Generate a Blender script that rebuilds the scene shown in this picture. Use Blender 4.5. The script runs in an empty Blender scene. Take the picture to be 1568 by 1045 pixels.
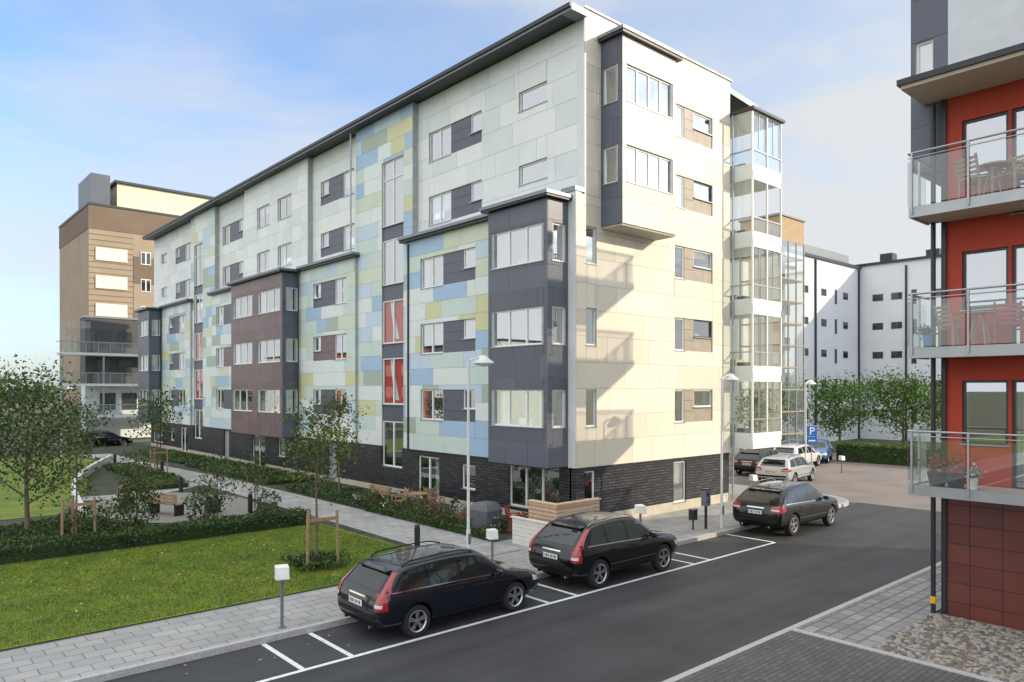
import bpy, math, random
import numpy as np
from mathutils import Vector, Matrix
from mathutils.bvhtree import BVHTree
random.seed(7); rng=np.random.default_rng(5)
S=bpy.context.scene
COL=S.collection

def lin(r,g,b):
    f=lambda c:(c/255/12.92) if c/255<=.04045 else ((c/255+.055)/1.055)**2.4
    return (f(r),f(g),f(b))
# ------------------------------------------------------------ materials
MATS={}
def newmat(name):
    m=bpy.data.materials.new(name); m.use_nodes=True
    nt=m.node_tree; nt.nodes.clear()
    out=nt.nodes.new('ShaderNodeOutputMaterial')
    return m,nt,out
def N(nt,t,**kw):
    n=nt.nodes.new(t)
    for k,v in kw.items():
        if hasattr(n,k): setattr(n,k,v)
    return n
def noisecol(nt,c,amt,scale,coord='Object',detail=4):
    tc=N(nt,'ShaderNodeTexCoord'); no=N(nt,'ShaderNodeTexNoise')
    no.inputs['Scale'].default_value=scale; no.inputs['Detail'].default_value=detail
    nt.links.new(tc.outputs[coord],no.inputs['Vector'])
    mx=N(nt,'ShaderNodeMix'); mx.data_type='RGBA'
    mx.inputs[6].default_value=tuple(max(0,x*(1-amt)) for x in c)+(1,)
    mx.inputs[7].default_value=tuple(min(1,x*(1+amt)) for x in c)+(1,)
    mr=N(nt,'ShaderNodeMapRange'); mr.inputs[1].default_value=.3; mr.inputs[2].default_value=.7
    nt.links.new(no.outputs['Fac'],mr.inputs[0]); nt.links.new(mr.outputs[0],mx.inputs[0])
    return mx.outputs[2],no,tc
def mat(name,c,rough=.6,metal=0,amt=.12,scale=3,bump=0,bscale=40,coat=0,spec=.5):
    if name in MATS: return MATS[name]
    m,nt,out=newmat(name)
    b=N(nt,'ShaderNodeBsdfPrincipled')
    col,no,tc=noisecol(nt,c,amt,scale)
    nt.links.new(col,b.inputs['Base Color'])
    b.inputs['Roughness'].default_value=rough; b.inputs['Metallic'].default_value=metal
    b.inputs['Coat Weight'].default_value=coat; b.inputs['Coat Roughness'].default_value=.03
    b.inputs['Specular IOR Level'].default_value=spec
    if bump:
        n2=N(nt,'ShaderNodeTexNoise'); n2.inputs['Scale'].default_value=bscale; n2.inputs['Detail'].default_value=5
        nt.links.new(tc.outputs['Object'],n2.inputs['Vector'])
        bp=N(nt,'ShaderNodeBump'); bp.inputs['Strength'].default_value=bump; bp.inputs['Distance'].default_value=.02
        nt.links.new(n2.outputs['Fac'],bp.inputs['Height']); nt.links.new(bp.outputs[0],b.inputs['Normal'])
    nt.links.new(b.outputs[0],out.inputs[0]); MATS[name]=m; return m
def brickmat(name,c1,c2,mortar,bw,bh,ms=.01,rough=.5,wall=True,bump=.5,offset=.5,amt=.15,nscale=.6):
    m,nt,out=newmat(name)
    b=N(nt,'ShaderNodeBsdfPrincipled'); b.inputs['Roughness'].default_value=rough
    tc=N(nt,'ShaderNodeTexCoord'); vec=tc.outputs['Object']
    if wall:
        sp=N(nt,'ShaderNodeSeparateXYZ'); nt.links.new(vec,sp.inputs[0])
        ad=N(nt,'ShaderNodeMath'); nt.links.new(sp.outputs[0],ad.inputs[0]); nt.links.new(sp.outputs[1],ad.inputs[1])
        cb=N(nt,'ShaderNodeCombineXYZ'); nt.links.new(ad.outputs[0],cb.inputs[0]); nt.links.new(sp.outputs[2],cb.inputs[1]); vec=cb.outputs[0]
    br=N(nt,'ShaderNodeTexBrick'); br.offset=offset
    br.inputs['Scale'].default_value=1; br.inputs['Brick Width'].default_value=bw; br.inputs['Row Height'].default_value=bh
    br.inputs['Mortar Size'].default_value=ms; br.inputs['Color1'].default_value=c1+(1,); br.inputs['Color2'].default_value=c2+(1,); br.inputs['Mortar'].default_value=mortar+(1,)
    nt.links.new(vec,br.inputs['Vector'])
    no=N(nt,'ShaderNodeTexNoise'); no.inputs['Scale'].default_value=nscale; no.inputs['Detail'].default_value=6; nt.links.new(tc.outputs['Object'],no.inputs['Vector'])
    mr=N(nt,'ShaderNodeMapRange'); mr.inputs[1].default_value=.3; mr.inputs[2].default_value=.7; mr.inputs[3].default_value=1-amt; mr.inputs[4].default_value=1+amt
    nt.links.new(no.outputs['Fac'],mr.inputs[0])
    vm=N(nt,'ShaderNodeVectorMath'); vm.operation='SCALE'; nt.links.new(br.outputs['Color'],vm.inputs[0]); nt.links.new(mr.outputs[0],vm.inputs['Scale'])
    nt.links.new(vm.outputs[0],b.inputs['Base Color'])
    bp=N(nt,'ShaderNodeBump'); bp.inputs['Strength'].default_value=bump; bp.inputs['Distance'].default_value=.02; bp.invert=True
    nt.links.new(br.outputs['Fac'],bp.inputs['Height']); nt.links.new(bp.outputs[0],b.inputs['Normal'])
    nt.links.new(b.outputs[0],out.inputs[0]); return m
def glassmat(name,base=.22,tint=(.8,.88,.9),refl=(.95,.98,1),rough=.01,milk=0):
    m,nt,out=newmat(name)
    tr=N(nt,'ShaderNodeBsdfTransparent'); tr.inputs[0].default_value=tint+(1,)
    gl=N(nt,'ShaderNodeBsdfGlossy'); gl.inputs['Roughness'].default_value=rough; gl.inputs[0].default_value=refl+(1,)
    lf=N(nt,'ShaderNodeLayerWeight'); lf.inputs[0].default_value=.5; lw=N(nt,'ShaderNodeMath'); lw.operation='POWER'; lw.inputs[1].default_value=4.0; nt.links.new(lf.outputs['Facing'],lw.inputs[0])
    ma=N(nt,'ShaderNodeMath'); ma.operation='MULTIPLY_ADD'; ma.inputs[1].default_value=1-base; ma.inputs[2].default_value=base
    nt.links.new(lw.outputs[0],ma.inputs[0])
    mx=N(nt,'ShaderNodeMixShader'); nt.links.new(ma.outputs[0],mx.inputs[0])
    src=tr.outputs[0]
    if milk:
        df=N(nt,'ShaderNodeBsdfDiffuse'); df.inputs[0].default_value=(.7,.78,.78,1)
        m2=N(nt,'ShaderNodeMixShader'); m2.inputs[0].default_value=milk
        nt.links.new(tr.outputs[0],m2.inputs[1]); nt.links.new(df.outputs[0],m2.inputs[2]); src=m2.outputs[0]
    nt.links.new(src,mx.inputs[1]); nt.links.new(gl.outputs[0],mx.inputs[2]); nt.links.new(mx.outputs[0],out.inputs[0]); return m
def leafmat(name,c,tr=.3):
    m,nt,out=newmat(name)
    col,no,tc=noisecol(nt,c,.35,1.7)
    d=N(nt,'ShaderNodeBsdfPrincipled'); d.inputs['Roughness'].default_value=.55; nt.links.new(col,d.inputs['Base Color'])
    t=N(nt,'ShaderNodeBsdfTranslucent'); nt.links.new(col,t.inputs[0])
    mx=N(nt,'ShaderNodeMixShader'); mx.inputs[0].default_value=tr
    nt.links.new(d.outputs[0],mx.inputs[1]); nt.links.new(t.outputs[0],mx.inputs[2]); nt.links.new(mx.outputs[0],out.inputs[0]); return m

WHITE=[mat('panel_white_%d'%i,c,.45,amt=.04,scale=.8) for i,c in enumerate([lin(221,226,225),lin(214,220,219),lin(226,230,228)])]
SUNWARM=[mat('panel_sunwarm_%d'%i,c,.45,amt=.04,scale=.8) for i,c in enumerate([lin(217,209,192),lin(211,203,186),lin(222,214,198)])]  # off-white panels with the warm tint of sunlight put into the colour
PCOL={k:mat('panel_'+k,c,.45,amt=.04,scale=.8) for k,c in dict(mint=lin(198,213,205),white=lin(218,225,222),sage=lin(168,180,166),blue=lin(162,189,215),paleblue=lin(191,208,223),yellow=lin(205,205,160),lime=lin(204,213,190)).items()}
DARKP=mat('panel_anthracite',lin(86,91,104),.4,amt=.08,scale=.8)
DARKP2=mat('panel_anthracite_light',lin(92,97,110),.4,amt=.08,scale=.8)
BROWNP=mat('panel_redbrown',lin(118,98,100),.4,amt=.1)
BROWNP2=mat('panel_redbrown_b',lin(110,91,94),.4,amt=.1)
BACK=mat('wall_backing',lin(168,172,170),.8)
ROOFM=mat('sheet_metal_roof',lin(128,134,140),.4,.3,amt=.06)
DARKM=mat('dark_metal',lin(52,55,60),.4,.3,amt=.08)
LGM=mat('galvanised_metal',lin(165,168,170),.35,.6,amt=.06)
FRAME=mat('window_frame_white',lin(232,232,230),.4,amt=.03)
FRAMED=mat('window_frame_dark',lin(60,62,66),.4,amt=.03)
GLASS=glassmat('window_glass',.46)
GLASSR=glassmat('stair_glass',.08)
RAILG=glassmat('railing_glass',.10,(.88,.95,.94),milk=.04)
BALG=glassmat('balcony_glazing',.12,(.93,.97,.96),milk=.04)
CURT=[mat('curtain_white',lin(222,218,210),.9),mat('curtain_sand',lin(190,172,140),.9),mat('curtain_grey',lin(150,152,150),.9)]
ROOM=mat('room_interior',lin(110,106,98),.9)
REDI=mat('stair_red_sheet',lin(214,70,44),.7,amt=.1)  # plain red sheet set behind the stair glazing
BRICK=brickmat('black_brick',lin(50,50,54),lin(72,72,78),lin(24,24,26),.42,.11,.016,.32,bump=1.0)
PLINTH=mat('concrete_plinth',lin(186,178,160),.8,bump=.3)
# ------------------------------------------------------------ mesh builder
def grp(name,loc=(0,0,0),rz=0):
    e=bpy.data.objects.new(name,None); COL.objects.link(e); e.location=loc; e.rotation_euler=(0,0,rz); e.empty_display_size=.2; return e
class MB:
    def __init__(s): s.v=[];s.f=[];s.m=[];s.mats=[]
    def mi(s,m):
        if m not in s.mats: s.mats.append(m)
        return s.mats.index(m)
    def face(s,pts,m):
        i=len(s.v); s.v+= [tuple(p) for p in pts]; s.f.append(tuple(range(i,i+len(pts)))); s.m.append(s.mi(m))
    def box(s,x0,x1,y0,y1,z0,z1,m):
        if x0>x1:x0,x1=x1,x0
        if y0>y1:y0,y1=y1,y0
        i=len(s.v); k=s.mi(m)
        s.v+=[(x0,y0,z0),(x1,y0,z0),(x1,y1,z0),(x0,y1,z0),(x0,y0,z1),(x1,y0,z1),(x1,y1,z1),(x0,y1,z1)]
        for q in ((0,3,2,1),(4,5,6,7),(0,1,5,4),(1,2,6,5),(2,3,7,6),(3,0,4,7)): s.f.append(tuple(i+j for j in q)); s.m.append(k)
    def obox(s,M,sx,sy,sz,m):
        i=len(s.v); k=s.mi(m)
        for z in (-.5,.5):
            for a,b in ((-.5,-.5),(.5,-.5),(.5,.5),(-.5,.5)): s.v.append(tuple(M@Vector((a*sx,b*sy,z*sz))))
        for q in ((0,3,2,1),(4,5,6,7),(0,1,5,4),(1,2,6,5),(2,3,7,6),(3,0,4,7)): s.f.append(tuple(i+j for j in q)); s.m.append(k)
    def cyl(s,p0,p1,r0,r1,m,n=8,caps=True):
        p0=Vector(p0);p1=Vector(p1); d=(p1-p0)
        if d.length<1e-6:return
        d.normalize(); a=d.orthogonal().normalized(); b=d.cross(a); i=len(s.v);k=s.mi(m)
        for p,r in((p0,r0),(p1,r1)):
            for j in range(n):
                t=2*math.pi*j/n; s.v.append(tuple(p+a*math.cos(t)*r+b*math.sin(t)*r))
        for j in range(n): s.f.append((i+j,i+(j+1)%n,i+n+(j+1)%n,i+n+j)); s.m.append(k)
        if caps:
            s.f.append(tuple(i+j for j in reversed(range(n)))); s.m.append(k); s.f.append(tuple(i+n+j for j in range(n))); s.m.append(k)
    def lathe(s,c,prof,m,n=20,axis='z'):
        i=len(s.v);k=s.mi(m)
        for (r,h) in prof:
            for j in range(n):
                t=2*math.pi*j/n
                s.v.append((c[0]+r*math.cos(t),c[1]+r*math.sin(t),c[2]+h) if axis=='z' else (c[0]+r*math.cos(t),c[1]+h,c[2]+r*math.sin(t)))
        for q in range(len(prof)-1):
            for j in range(n):
                s.f.append((i+q*n+j,i+q*n+(j+1)%n,i+(q+1)*n+(j+1)%n,i+(q+1)*n+j)); s.m.append(k)
    def build(s,name,parent=None,smooth=None,loc=None):
        me=bpy.data.meshes.new(name); me.from_pydata(s.v,[],s.f)
        for m in s.mats: me.materials.append(m)
        me.polygons.foreach_set('material_index',s.m)
        if smooth is not None:
            me.polygons.foreach_set('use_smooth',[True]*len(s.f))
            me.set_sharp_from_angle(angle=math.radians(smooth))
        me.update(); o=bpy.data.objects.new(name,me); COL.objects.link(o)
        if parent: o.parent=parent
        if loc: o.location=loc
        return o
def rect_minus(r,holes):
    out=[r]
    for h in holes:
        nx=[]
        for (a0,a1,z0,z1) in out:
            b0,b1,c0,c1=max(a0,h[0]),min(a1,h[1]),max(z0,h[2]),min(z1,h[3])
            if b1-b0<=1e-4 or c1-c0<=1e-4: nx.append((a0,a1,z0,z1)); continue
            if b0-a0>1e-3: nx.append((a0,b0,z0,z1))
            if a1-b1>1e-3: nx.append((b1,a1,z0,z1))
            if c0-z0>1e-3: nx.append((b0,b1,z0,c0))
            if z1-c1>1e-3: nx.append((b0,b1,c1,z1))
        out=nx
    return out
class W:
    """wall frame: axis 'x' -> plane x=pos, horizontal coordinate is y; n is distance outwards (sgn)"""
    def __init__(s,mb,axis,pos,sgn=-1): s.mb=mb;s.ax=axis;s.p=pos;s.s=sgn
    def box(s,a0,a1,z0,z1,n0,n1,m):
        p0=s.p+s.s*n0;p1=s.p+s.s*n1
        if s.ax=='x': s.mb.box(p0,p1,a0,a1,z0,z1,m)
        else: s.mb.box(a0,a1,p0,p1,z0,z1,m)
    def quad(s,a0,a1,z0,z1,n,m):
        p=s.p+s.s*n
        if s.ax=='x': s.mb.face([(p,a0,z0),(p,a1,z0),(p,a1,z1),(p,a0,z1)],m)
        else: s.mb.face([(a0,p,z0),(a1,p,z0),(a1,p,z1),(a0,p,z1)],m)
    def wall(s,a0,a1,z0,z1,holes,m,th=.3):
        for r in rect_minus((a0,a1,z0,z1),holes): s.box(*r,-th,0,m)
    def panels(s,a0,a1,z0,z1,holes,mf,rowh=.725,wmin=1.2,wmax=2.4,gap=.012,zoff=0):
        s.wall(a0,a1,z0,z1,holes,BACK)
        z=z0
        while z<z1-.05:
            zt=min(z+rowh,z1)
            if z1-zt<.25: zt=z1
            a=a0-random.random()*wmax*.6
            while a<a1:
                w=random.choice([wmin,(wmin+wmax)/2,wmax]); b=min(a+w,a1)
                if a1-b<.35:b=a1
                m=mf((max(a,a0)+b)/2,(z+zt)/2)
                if b>a0+.02:
                    for r in rect_minus((max(a,a0),b,z,zt),holes):
                        if r[1]-r[0]>gap*2 and r[3]-r[2]>gap*2: s.box(r[0]+gap/2,r[1]-gap/2,r[2]+gap/2,r[3]-gap/2,.002,.014,m)
                a=b
            z=zt
    def window(s,a0,a1,z0,z1,panes=1,fm=None,curt=None,rec=.06,split=None,room=True,fw=.055,glass=None):
        fm=fm or FRAME; glass=glass or GLASS
        n0,n1=-rec-.06,-rec
        s.box(a0,a1,z0,z0+fw,n0,n1,fm); s.box(a0,a1,z1-fw,z1,n0,n1,fm)
        s.box(a0,a0+fw,z0+fw,z1-fw,n0,n1,fm); s.box(a1-fw,a1,z0+fw,z1-fw,n0,n1,fm)
        for i in range(1,panes):
            c=a0+(a1-a0)*i/panes; s.box(c-fw*.7,c+fw*.7,z0+fw,z1-fw,n0,n1+.005,fm)
        if split:
            c=z0+(z1-z0)*split; s.box(a0+fw,a1-fw,c-fw*.5,c+fw*.5,n0,n1+.003,fm)
        s.quad(a0+.02,a1-.02,z0+.02,z1-.02,-rec-.03,glass)
        s.box(a0-.03,a1+.03,z0-.03,z0-.002,-rec,.045,LGM)
        if curt is None: curt=random.choice([0,1,1,2,3,4])
        cm=random.choice(CURT[:2] if random.random()<.75 else CURT)
        A=a1-a0;Z=z1-z0;nn=-.22
        if curt in(1,4):
            for sd in(0,1):
                w=A*random.uniform(.12,.3); k=6
                for j in range(k):
                    c0=(a0+w*j/k) if sd==0 else (a1-w*(j+1)/k)
                    s.quad(c0,c0+w/k*.98,z0,z1,nn-.03*(j%2),cm)
        if curt==2: s.quad(a0,a1,z1-Z*random.uniform(.25,.65),z1,nn,cm)
        if curt==3: s.quad(a0,a0+A*random.uniform(.3,.5),z0,z1,nn,cm)
        if curt in(1,4) and random.random()<.6: s.box(a0+A*.3,a0+A*.55,z0,z0+Z*.22,-.32,-.24,random.choice([CURT[0],POT,GREENI]))
        if room: s.quad(a0-.1,a1+.1,z0-.3,z1+.3,-.9,ROOM)
PINK=leafmat('flower_pink',(.5,.08,.2)); FLW=leafmat('flower_white',(.7,.7,.66)); FLO=leafmat('flower_orange',(.6,.2,.03))
POT=mat('pot_terracotta',lin(170,96,66),.7)
GREENI=mat('houseplant_green',lin(70,104,52),.7)
HEAD=[0,5.0,7.9,10.8,13.65,16.5]; SILL=[0,3.68,6.58,9.48,12.35,15.2]
MIR=lambda a:86.2-a
# ============================================================ main apartment building
def coloured(a,z):
    r=random.random()
    for k,p in (('white',.27),('mint',.23),('paleblue',.18),('blue',.14),('lime',.09),('sage',.05),('yellow',.04)):
        r-=p
        if r<=0: return PCOL[k]
    return PCOL['white']
whitef=lambda a,z: random.choice(WHITE)
sunwarmf=lambda a,z: random.choice(SUNWARM)
darkf=lambda a,z: random.choice([DARKP,DARKP2])
brownf=lambda a,z: random.choice([BROWNP,BROWNP2])
def group(w,big,sm,k,pm,smh=.8,fm=None):
    z0,z1=SILL[k],HEAD[k]; lo=min(big[0],sm[0]);hi=max(big[1],sm[1])
    g=(big[1],sm[0]) if sm[0]>big[1] else (sm[1],big[0])
    w.window(big[0],big[1],z0,z1,1 if big[1]-big[0]<1 else 2,split=None)
    w.window(sm[0],sm[1],z1-smh,z1,1,fm=fm)
    w.box(g[0],g[1],z0,z1,-.3,-.03,pm)
    w.box(min(sm),max(sm),z0,z1-smh-.03,-.3,-.028,pm)
    for j in(1,2): w.box(g[0]+.01,g[1]-.01,z0+(z1-z0)*j/3-.006,z0+(z1-z0)*j/3+.006,-.03,-.024,DARKM)
    return (lo,hi,z0,z1)
def wx(p,mm): return tuple(sorted((mm(p[0]),mm(p[1]))))
main=grp('apartment_building')
mbW=MB()
idf=lambda a:a
for mm in (idf,MIR):
    # A upper
    w=W(mbW,'x',19.0); a0,a1=wx((17.93 if mm is idf else 17.63,27.96),mm); H=[]
    for k in(4,5):
        q=wx((19.5,21.06),mm); w.window(q[0],q[1],HEAD[k]-.75,HEAD[k],1,curt=0); H.append((q[0],q[1],HEAD[k]-.75,HEAD[k]))
        H.append(group(w,wx((25.49,27.1),mm),wx((23.34,24.12),mm),k,DARKP))
    w.panels(a0,a1,11.7,18.1,H,whitef,rowh=.93)
    # B stairwell
    w=W(mbW,'x',18.7); a0,a1=wx((27.96,33.1),mm); q=wx((28.72,30.6),mm)
    segs=[(12.8,15.9,0),(12.15,12.8,1),(10.0,12.15,0),(9.25,10.0,1),(7.2,9.25,2),(6.5,7.2,1),(4.3,6.5,2),(3.5,4.3,1),(1.35,3.5,0)]
    for z0,z1,t in segs:
        if t==1: w.box(q[0],q[1],z0,z1,-.3,-.05,DARKP)
        else:
            w.window(q[0],q[1],z0,z1,2,curt=0,split=.72 if z1-z0>2.5 else None,room=(t==0),glass=GLASSR if t==2 else None)
            if t==2:
                w.quad(q[0],q[1],z0,z1,-.16,REDI)
                w.mb.face([(w.p+.15,q[0]+.6,z0+.2),(w.p+.15,q[0]+1.0,z0+.2),(w.p+.15,q[0]+1.4,z1),(w.p+.15,q[0]+1.2,z1)],FRAME)
    w.panels(a0,a1,2.3,18.1,[(q[0],q[1],1.35,15.9)],coloured,rowh=.725)
    # C upper
    w=W(mbW,'x',19.0); a0,a1=wx((33.1,38.5),mm); H=[]
    for k in(4,5): H.append(group(w,wx((33.8,35.05),mm),wx((36.65,37.5),mm),k,DARKP))
    w.panels(a0,a1,11.7,18.1,H,whitef,rowh=.93)
    # lower A
    w=W(mbW,'x',18.55); a0,a1=wx((18.0,28.3),mm); H=[]
    for k in(1,2,3): H.append(group(w,wx((25.45,27.1),mm),wx((23.2,24.05),mm),k,DARKP))
    w.panels(a0,a1,2.3,11.7,H,coloured)
    # lower C
    a0,a1=wx((32.9,39.3),mm); H=[]
    for k in(1,2,3): H.append(group(w,wx((33.8,35.1),mm),wx((36.7,37.5),mm),k,BROWNP if k==2 else DARKP))
    w.panels(a0,a1,2.3,11.7,H,coloured)
# D upper
w=W(mbW,'x',18.7); H=[]
for k in(4,5):
    for q in((40.6,42.5),(43.7,45.6)):
        w.window(q[0],q[1],SILL[k],HEAD[k],2); H.append((q[0],q[1],SILL[k],HEAD[k]))
w.panels(38.5,47.7,11.7,18.1,H,whitef,rowh=.93)
w=W(mbW,'x',18.62); w.wall(39.3,46.9,2.3,11.7,[],BACK)
# end facade
w=W(mbW,'y',17.63); H=[]
for k in(1,2,3):
    w.window(19.08,19.63,SILL[k],HEAD[k],1,curt=0); H.append((19.08,19.63,SILL[k],HEAD[k]))
for k in range(1,6):
    H.append(group(w,(24.29,24.98),(25.64,26.95),k,mat('panel_taupe',lin(150,140,128),.5),smh=.72,fm=FRAMED if k in(2,4) else None))
w.panels(18.57,28.3,2.25,11.9,H,sunwarmf,rowh=.93,wmin=1.2,wmax=3.0)
w.panels(19.0,28.3,11.9,18.45,H,sunwarmf,rowh=.93,wmin=1.2,wmax=3.0)
mbW.box(18.555,18.86,17.634,18.0,2.25,11.95,WHITE[0])
mbW.box(18.986,19.3,17.634,17.93,11.95,18.1,WHITE[1])
# east side wall and recess behind balconies
mbW.box(28.0,28.3,17.93,20.0,.1,18.4,SUNWARM[0]); mbW.box(28.3,31.0,19.6,20.0,.1,17.2,SUNWARM[1]); mbW.box(30.7,31.0,20.0,68.6,.1,17.2,SUNWARM[1]); mbW.box(19.0,31.0,68.58,68.88,.1,18.1,WHITE[0])
for k in range(0,6):
    zz=-.15+2.9*k; mbW.box(28.9,30.6,19.55,19.6,zz+.15,zz+2.3,FRAME); mbW.box(29.0,29.7,19.53,19.55,zz+.3,zz+2.2,ROOM); mbW.box(29.8,30.5,19.53,19.55,zz+.3,zz+2.2,ROOM)
mbW.build('facade_panels_and_windows',main)
# ground storey brick
mbG=MB(); w=W(mbG,'x',18.62); H=[]
def gw(a0,a1,z0,z1,p=1,fm=None,**k): w.window(a0,a1,z0,z1,p,fm=fm,**k); H.append((a0,a1,z0,z1))
for mm in(idf,MIR):
    for (a,b,z0,z1,p) in((18.5,21.2,.55,2.2,3),(23.3,24.2,.9,1.9,1),(25.8,27.4,.15,2.05,2)):
        q=wx((a,b),mm); gw(q[0],q[1],z0,z1,p)
    q=wx((28.72,30.6),mm); H.append((q[0],q[1],1.3,2.3))
    q=wx((35.0,36.0),mm); w.box(q[0],q[1],.12,2.2,-.25,-.1,mat('door_grey',lin(150,152,158),.5)); H.append((q[0],q[1],.12,2.2))
gw(44.2,46.2,.12,2.15,2); gw(41.3,42.3,1.0,2.1,1)
w.wall(17.9,68.4,.4,2.3,H,BRICK); w.wall(17.9,68.4,0,.4,[h for h in H if h[2]<.4],PLINTH,.28)
w=W(mbG,'y',17.68); H=[]
gw(19.08,19.63,.35,2.1); gw(24.3,25.15,.45,2.1)
w.wall(18.62,28.3,.5,2.25,H,BRICK); w.wall(18.64,28.3,0,.5,H,PLINTH,.28)
w.box(18.6,28.3,2.2,2.25,0,.06,DARKM)
mbG.build('ground_storey_brick',main)
# bays
mbB=MB()
def bay(y0,y1,fx,back,wins,fm_front,z0=2.3,z1=11.6):
    w=W(mbB,'x',fx); H=[]
    for k in(1,2,3):
        for (a,b) in wins: w.window(a,b,SILL[k],HEAD[k],3,curt=random.choice([0,1,1,4])); H.append((a,b,SILL[k],HEAD[k]))
    w.panels(y0,y1,z0,z1,H,fm_front,rowh=.78)
    w=W(mbB,'y',y0); H=[]
    for k in(1,2,3):
        w.window(fx+.22,back-.12,SILL[k],HEAD[k],1,curt=0,room=False); H.append((fx+.22,back-.12,SILL[k],HEAD[k]))
    w.panels(fx+.016,back,z0,z1,H,darkf,rowh=.78,wmin=1.5)
    w=W(mbB,'y',y1,1); w.panels(fx+.016,back,z0,z1,[],darkf,rowh=.78,wmin=1.5)
    mbB.box(fx+.02,back,y0+.02,y1-.02,z0-.04,z0+.1,DARKM)
    mbB.box(fx-.22,back+.0,y0-.2,y1+.2,z1+.02,z1+.1,DARKM); mbB.box(fx-.26,back+.4,y0-.24,y1+.24,z1+.1,z1+.22,ROOFM)
bay(18.0,21.16,17.54,18.55,[(18.18,20.98)],darkf)
bay(39.3,46.9,17.54,18.62,[(39.55,42.7),(43.5,46.65)],brownf)
bay(65.04,68.2,17.54,18.55,[(65.2,68.0)],darkf)
# small roof over lower volume
for mm in(idf,MIR):
    q=wx((17.7,28.5),mm); mbB.box(18.3,19.0,q[0]+(0 if mm is not idf else 3.7),q[1]-(0 if mm is idf else 3.7),11.7,11.8,DARKM); mbB.box(18.22,19.0,q[0]+(3.7 if mm is idf else 0),q[1]-(0 if mm is idf else 3.7),11.8,11.92,ROOFM)
    q=wx((32.7,39.0),mm); mbB.box(18.3,19.0,q[0],q[1],11.7,11.8,DARKM); mbB.box(18.22,19.0,q[0],q[1],11.8,11.92,ROOFM)
mbB.box(18.5,19.0,17.6,18.3,11.95,12.12,ROOFM)
# end bay
w=W(mbB,'y',16.63); H=[]
for k in(4,5): w.window(20.08,22.78,SILL[k],HEAD[k],4,curt=1); H.append((20.08,22.78,SILL[k],HEAD[k]))
w.panels(19.87,23.0,10.85,17.45,H,sunwarmf,rowh=.93,wmin=2.4,wmax=4)
w=W(mbB,'x',19.87); H=[]
for k in(4,5): w.window(16.82,17.5,SILL[k],HEAD[k],1,curt=0,room=False); H.append((16.82,17.5,SILL[k],HEAD[k]))
w.panels(16.65,17.61,10.85,17.45,H,darkf,rowh=.93)
w=W(mbB,'x',23.0,1); w.panels(16.65,17.61,10.85,17.45,[],sunwarmf,rowh=.93)
mbB.box(19.88,22.99,16.66,17.6,10.78,10.84,mat('soffit_light',lin(176,172,160),.7))
mbB.box(19.7,23.2,16.45,17.6,17.46,17.56,DARKM); mbB.box(19.66,23.24,16.41,17.6,17.56,17.68,ROOFM)
# downpipes
for (x,y,z0,z1) in((18.4,39.1,.2,11.7),(18.45,33.2,11.9,18.0),(18.5,28.05,2.3,11.6),(28.42,17.55,.2,17.0),(18.4,17.9,12,18.0),(18.4,64.9,.2,11.7)):
    if y==17.9: continue
    mbB.cyl((x,y,z0),(x,y,z1),.045,.045,DARKM if z1<12 else LGM,8)
mbB.build('bays',main)
mbR=MB()
for (x0,x1,zl,zh) in((18.15,24.6,18.06,18.55),(24.6,31.3,18.55,18.0)):
    y0,y1=17.96,69.1
    mbR.face([(x0,y0,zl),(x1,y0,zh),(x1,y1,zh),(x0,y1,zl)],DARKM); mbR.face([(x0,y0,zl+.26),(x1,y0,zh+.26),(x1,y1,zh+.26),(x0,y1,zl+.26)],ROOFM)
    mbR.face([(x0,y0,zl),(x1,y0,zh),(x1,y0,zh+.26),(x0,y0,zl+.26)],ROOFM)
mbR.face([(18.15,17.45,18.06),(18.15,69.1,18.06),(18.15,69.1,18.32),(18.15,17.45,18.32)],ROOFM)
mbR.box(18.17,18.98,17.45,17.955,18.08,18.31,ROOFM)
mbR.box(18.96,28.4,17.55,17.95,18.46,18.52,WHITE[0])
mbR.box(18.08,18.14,17.45,69.1,18.16,18.3,DARKM)
for (x,y) in((19.6,22),(19.6,30),(20,45)): mbR.cyl((x,y,18.4),(x,y,19.0),.08,.08,ROOFM)
mbR.build('roof',main)
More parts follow.
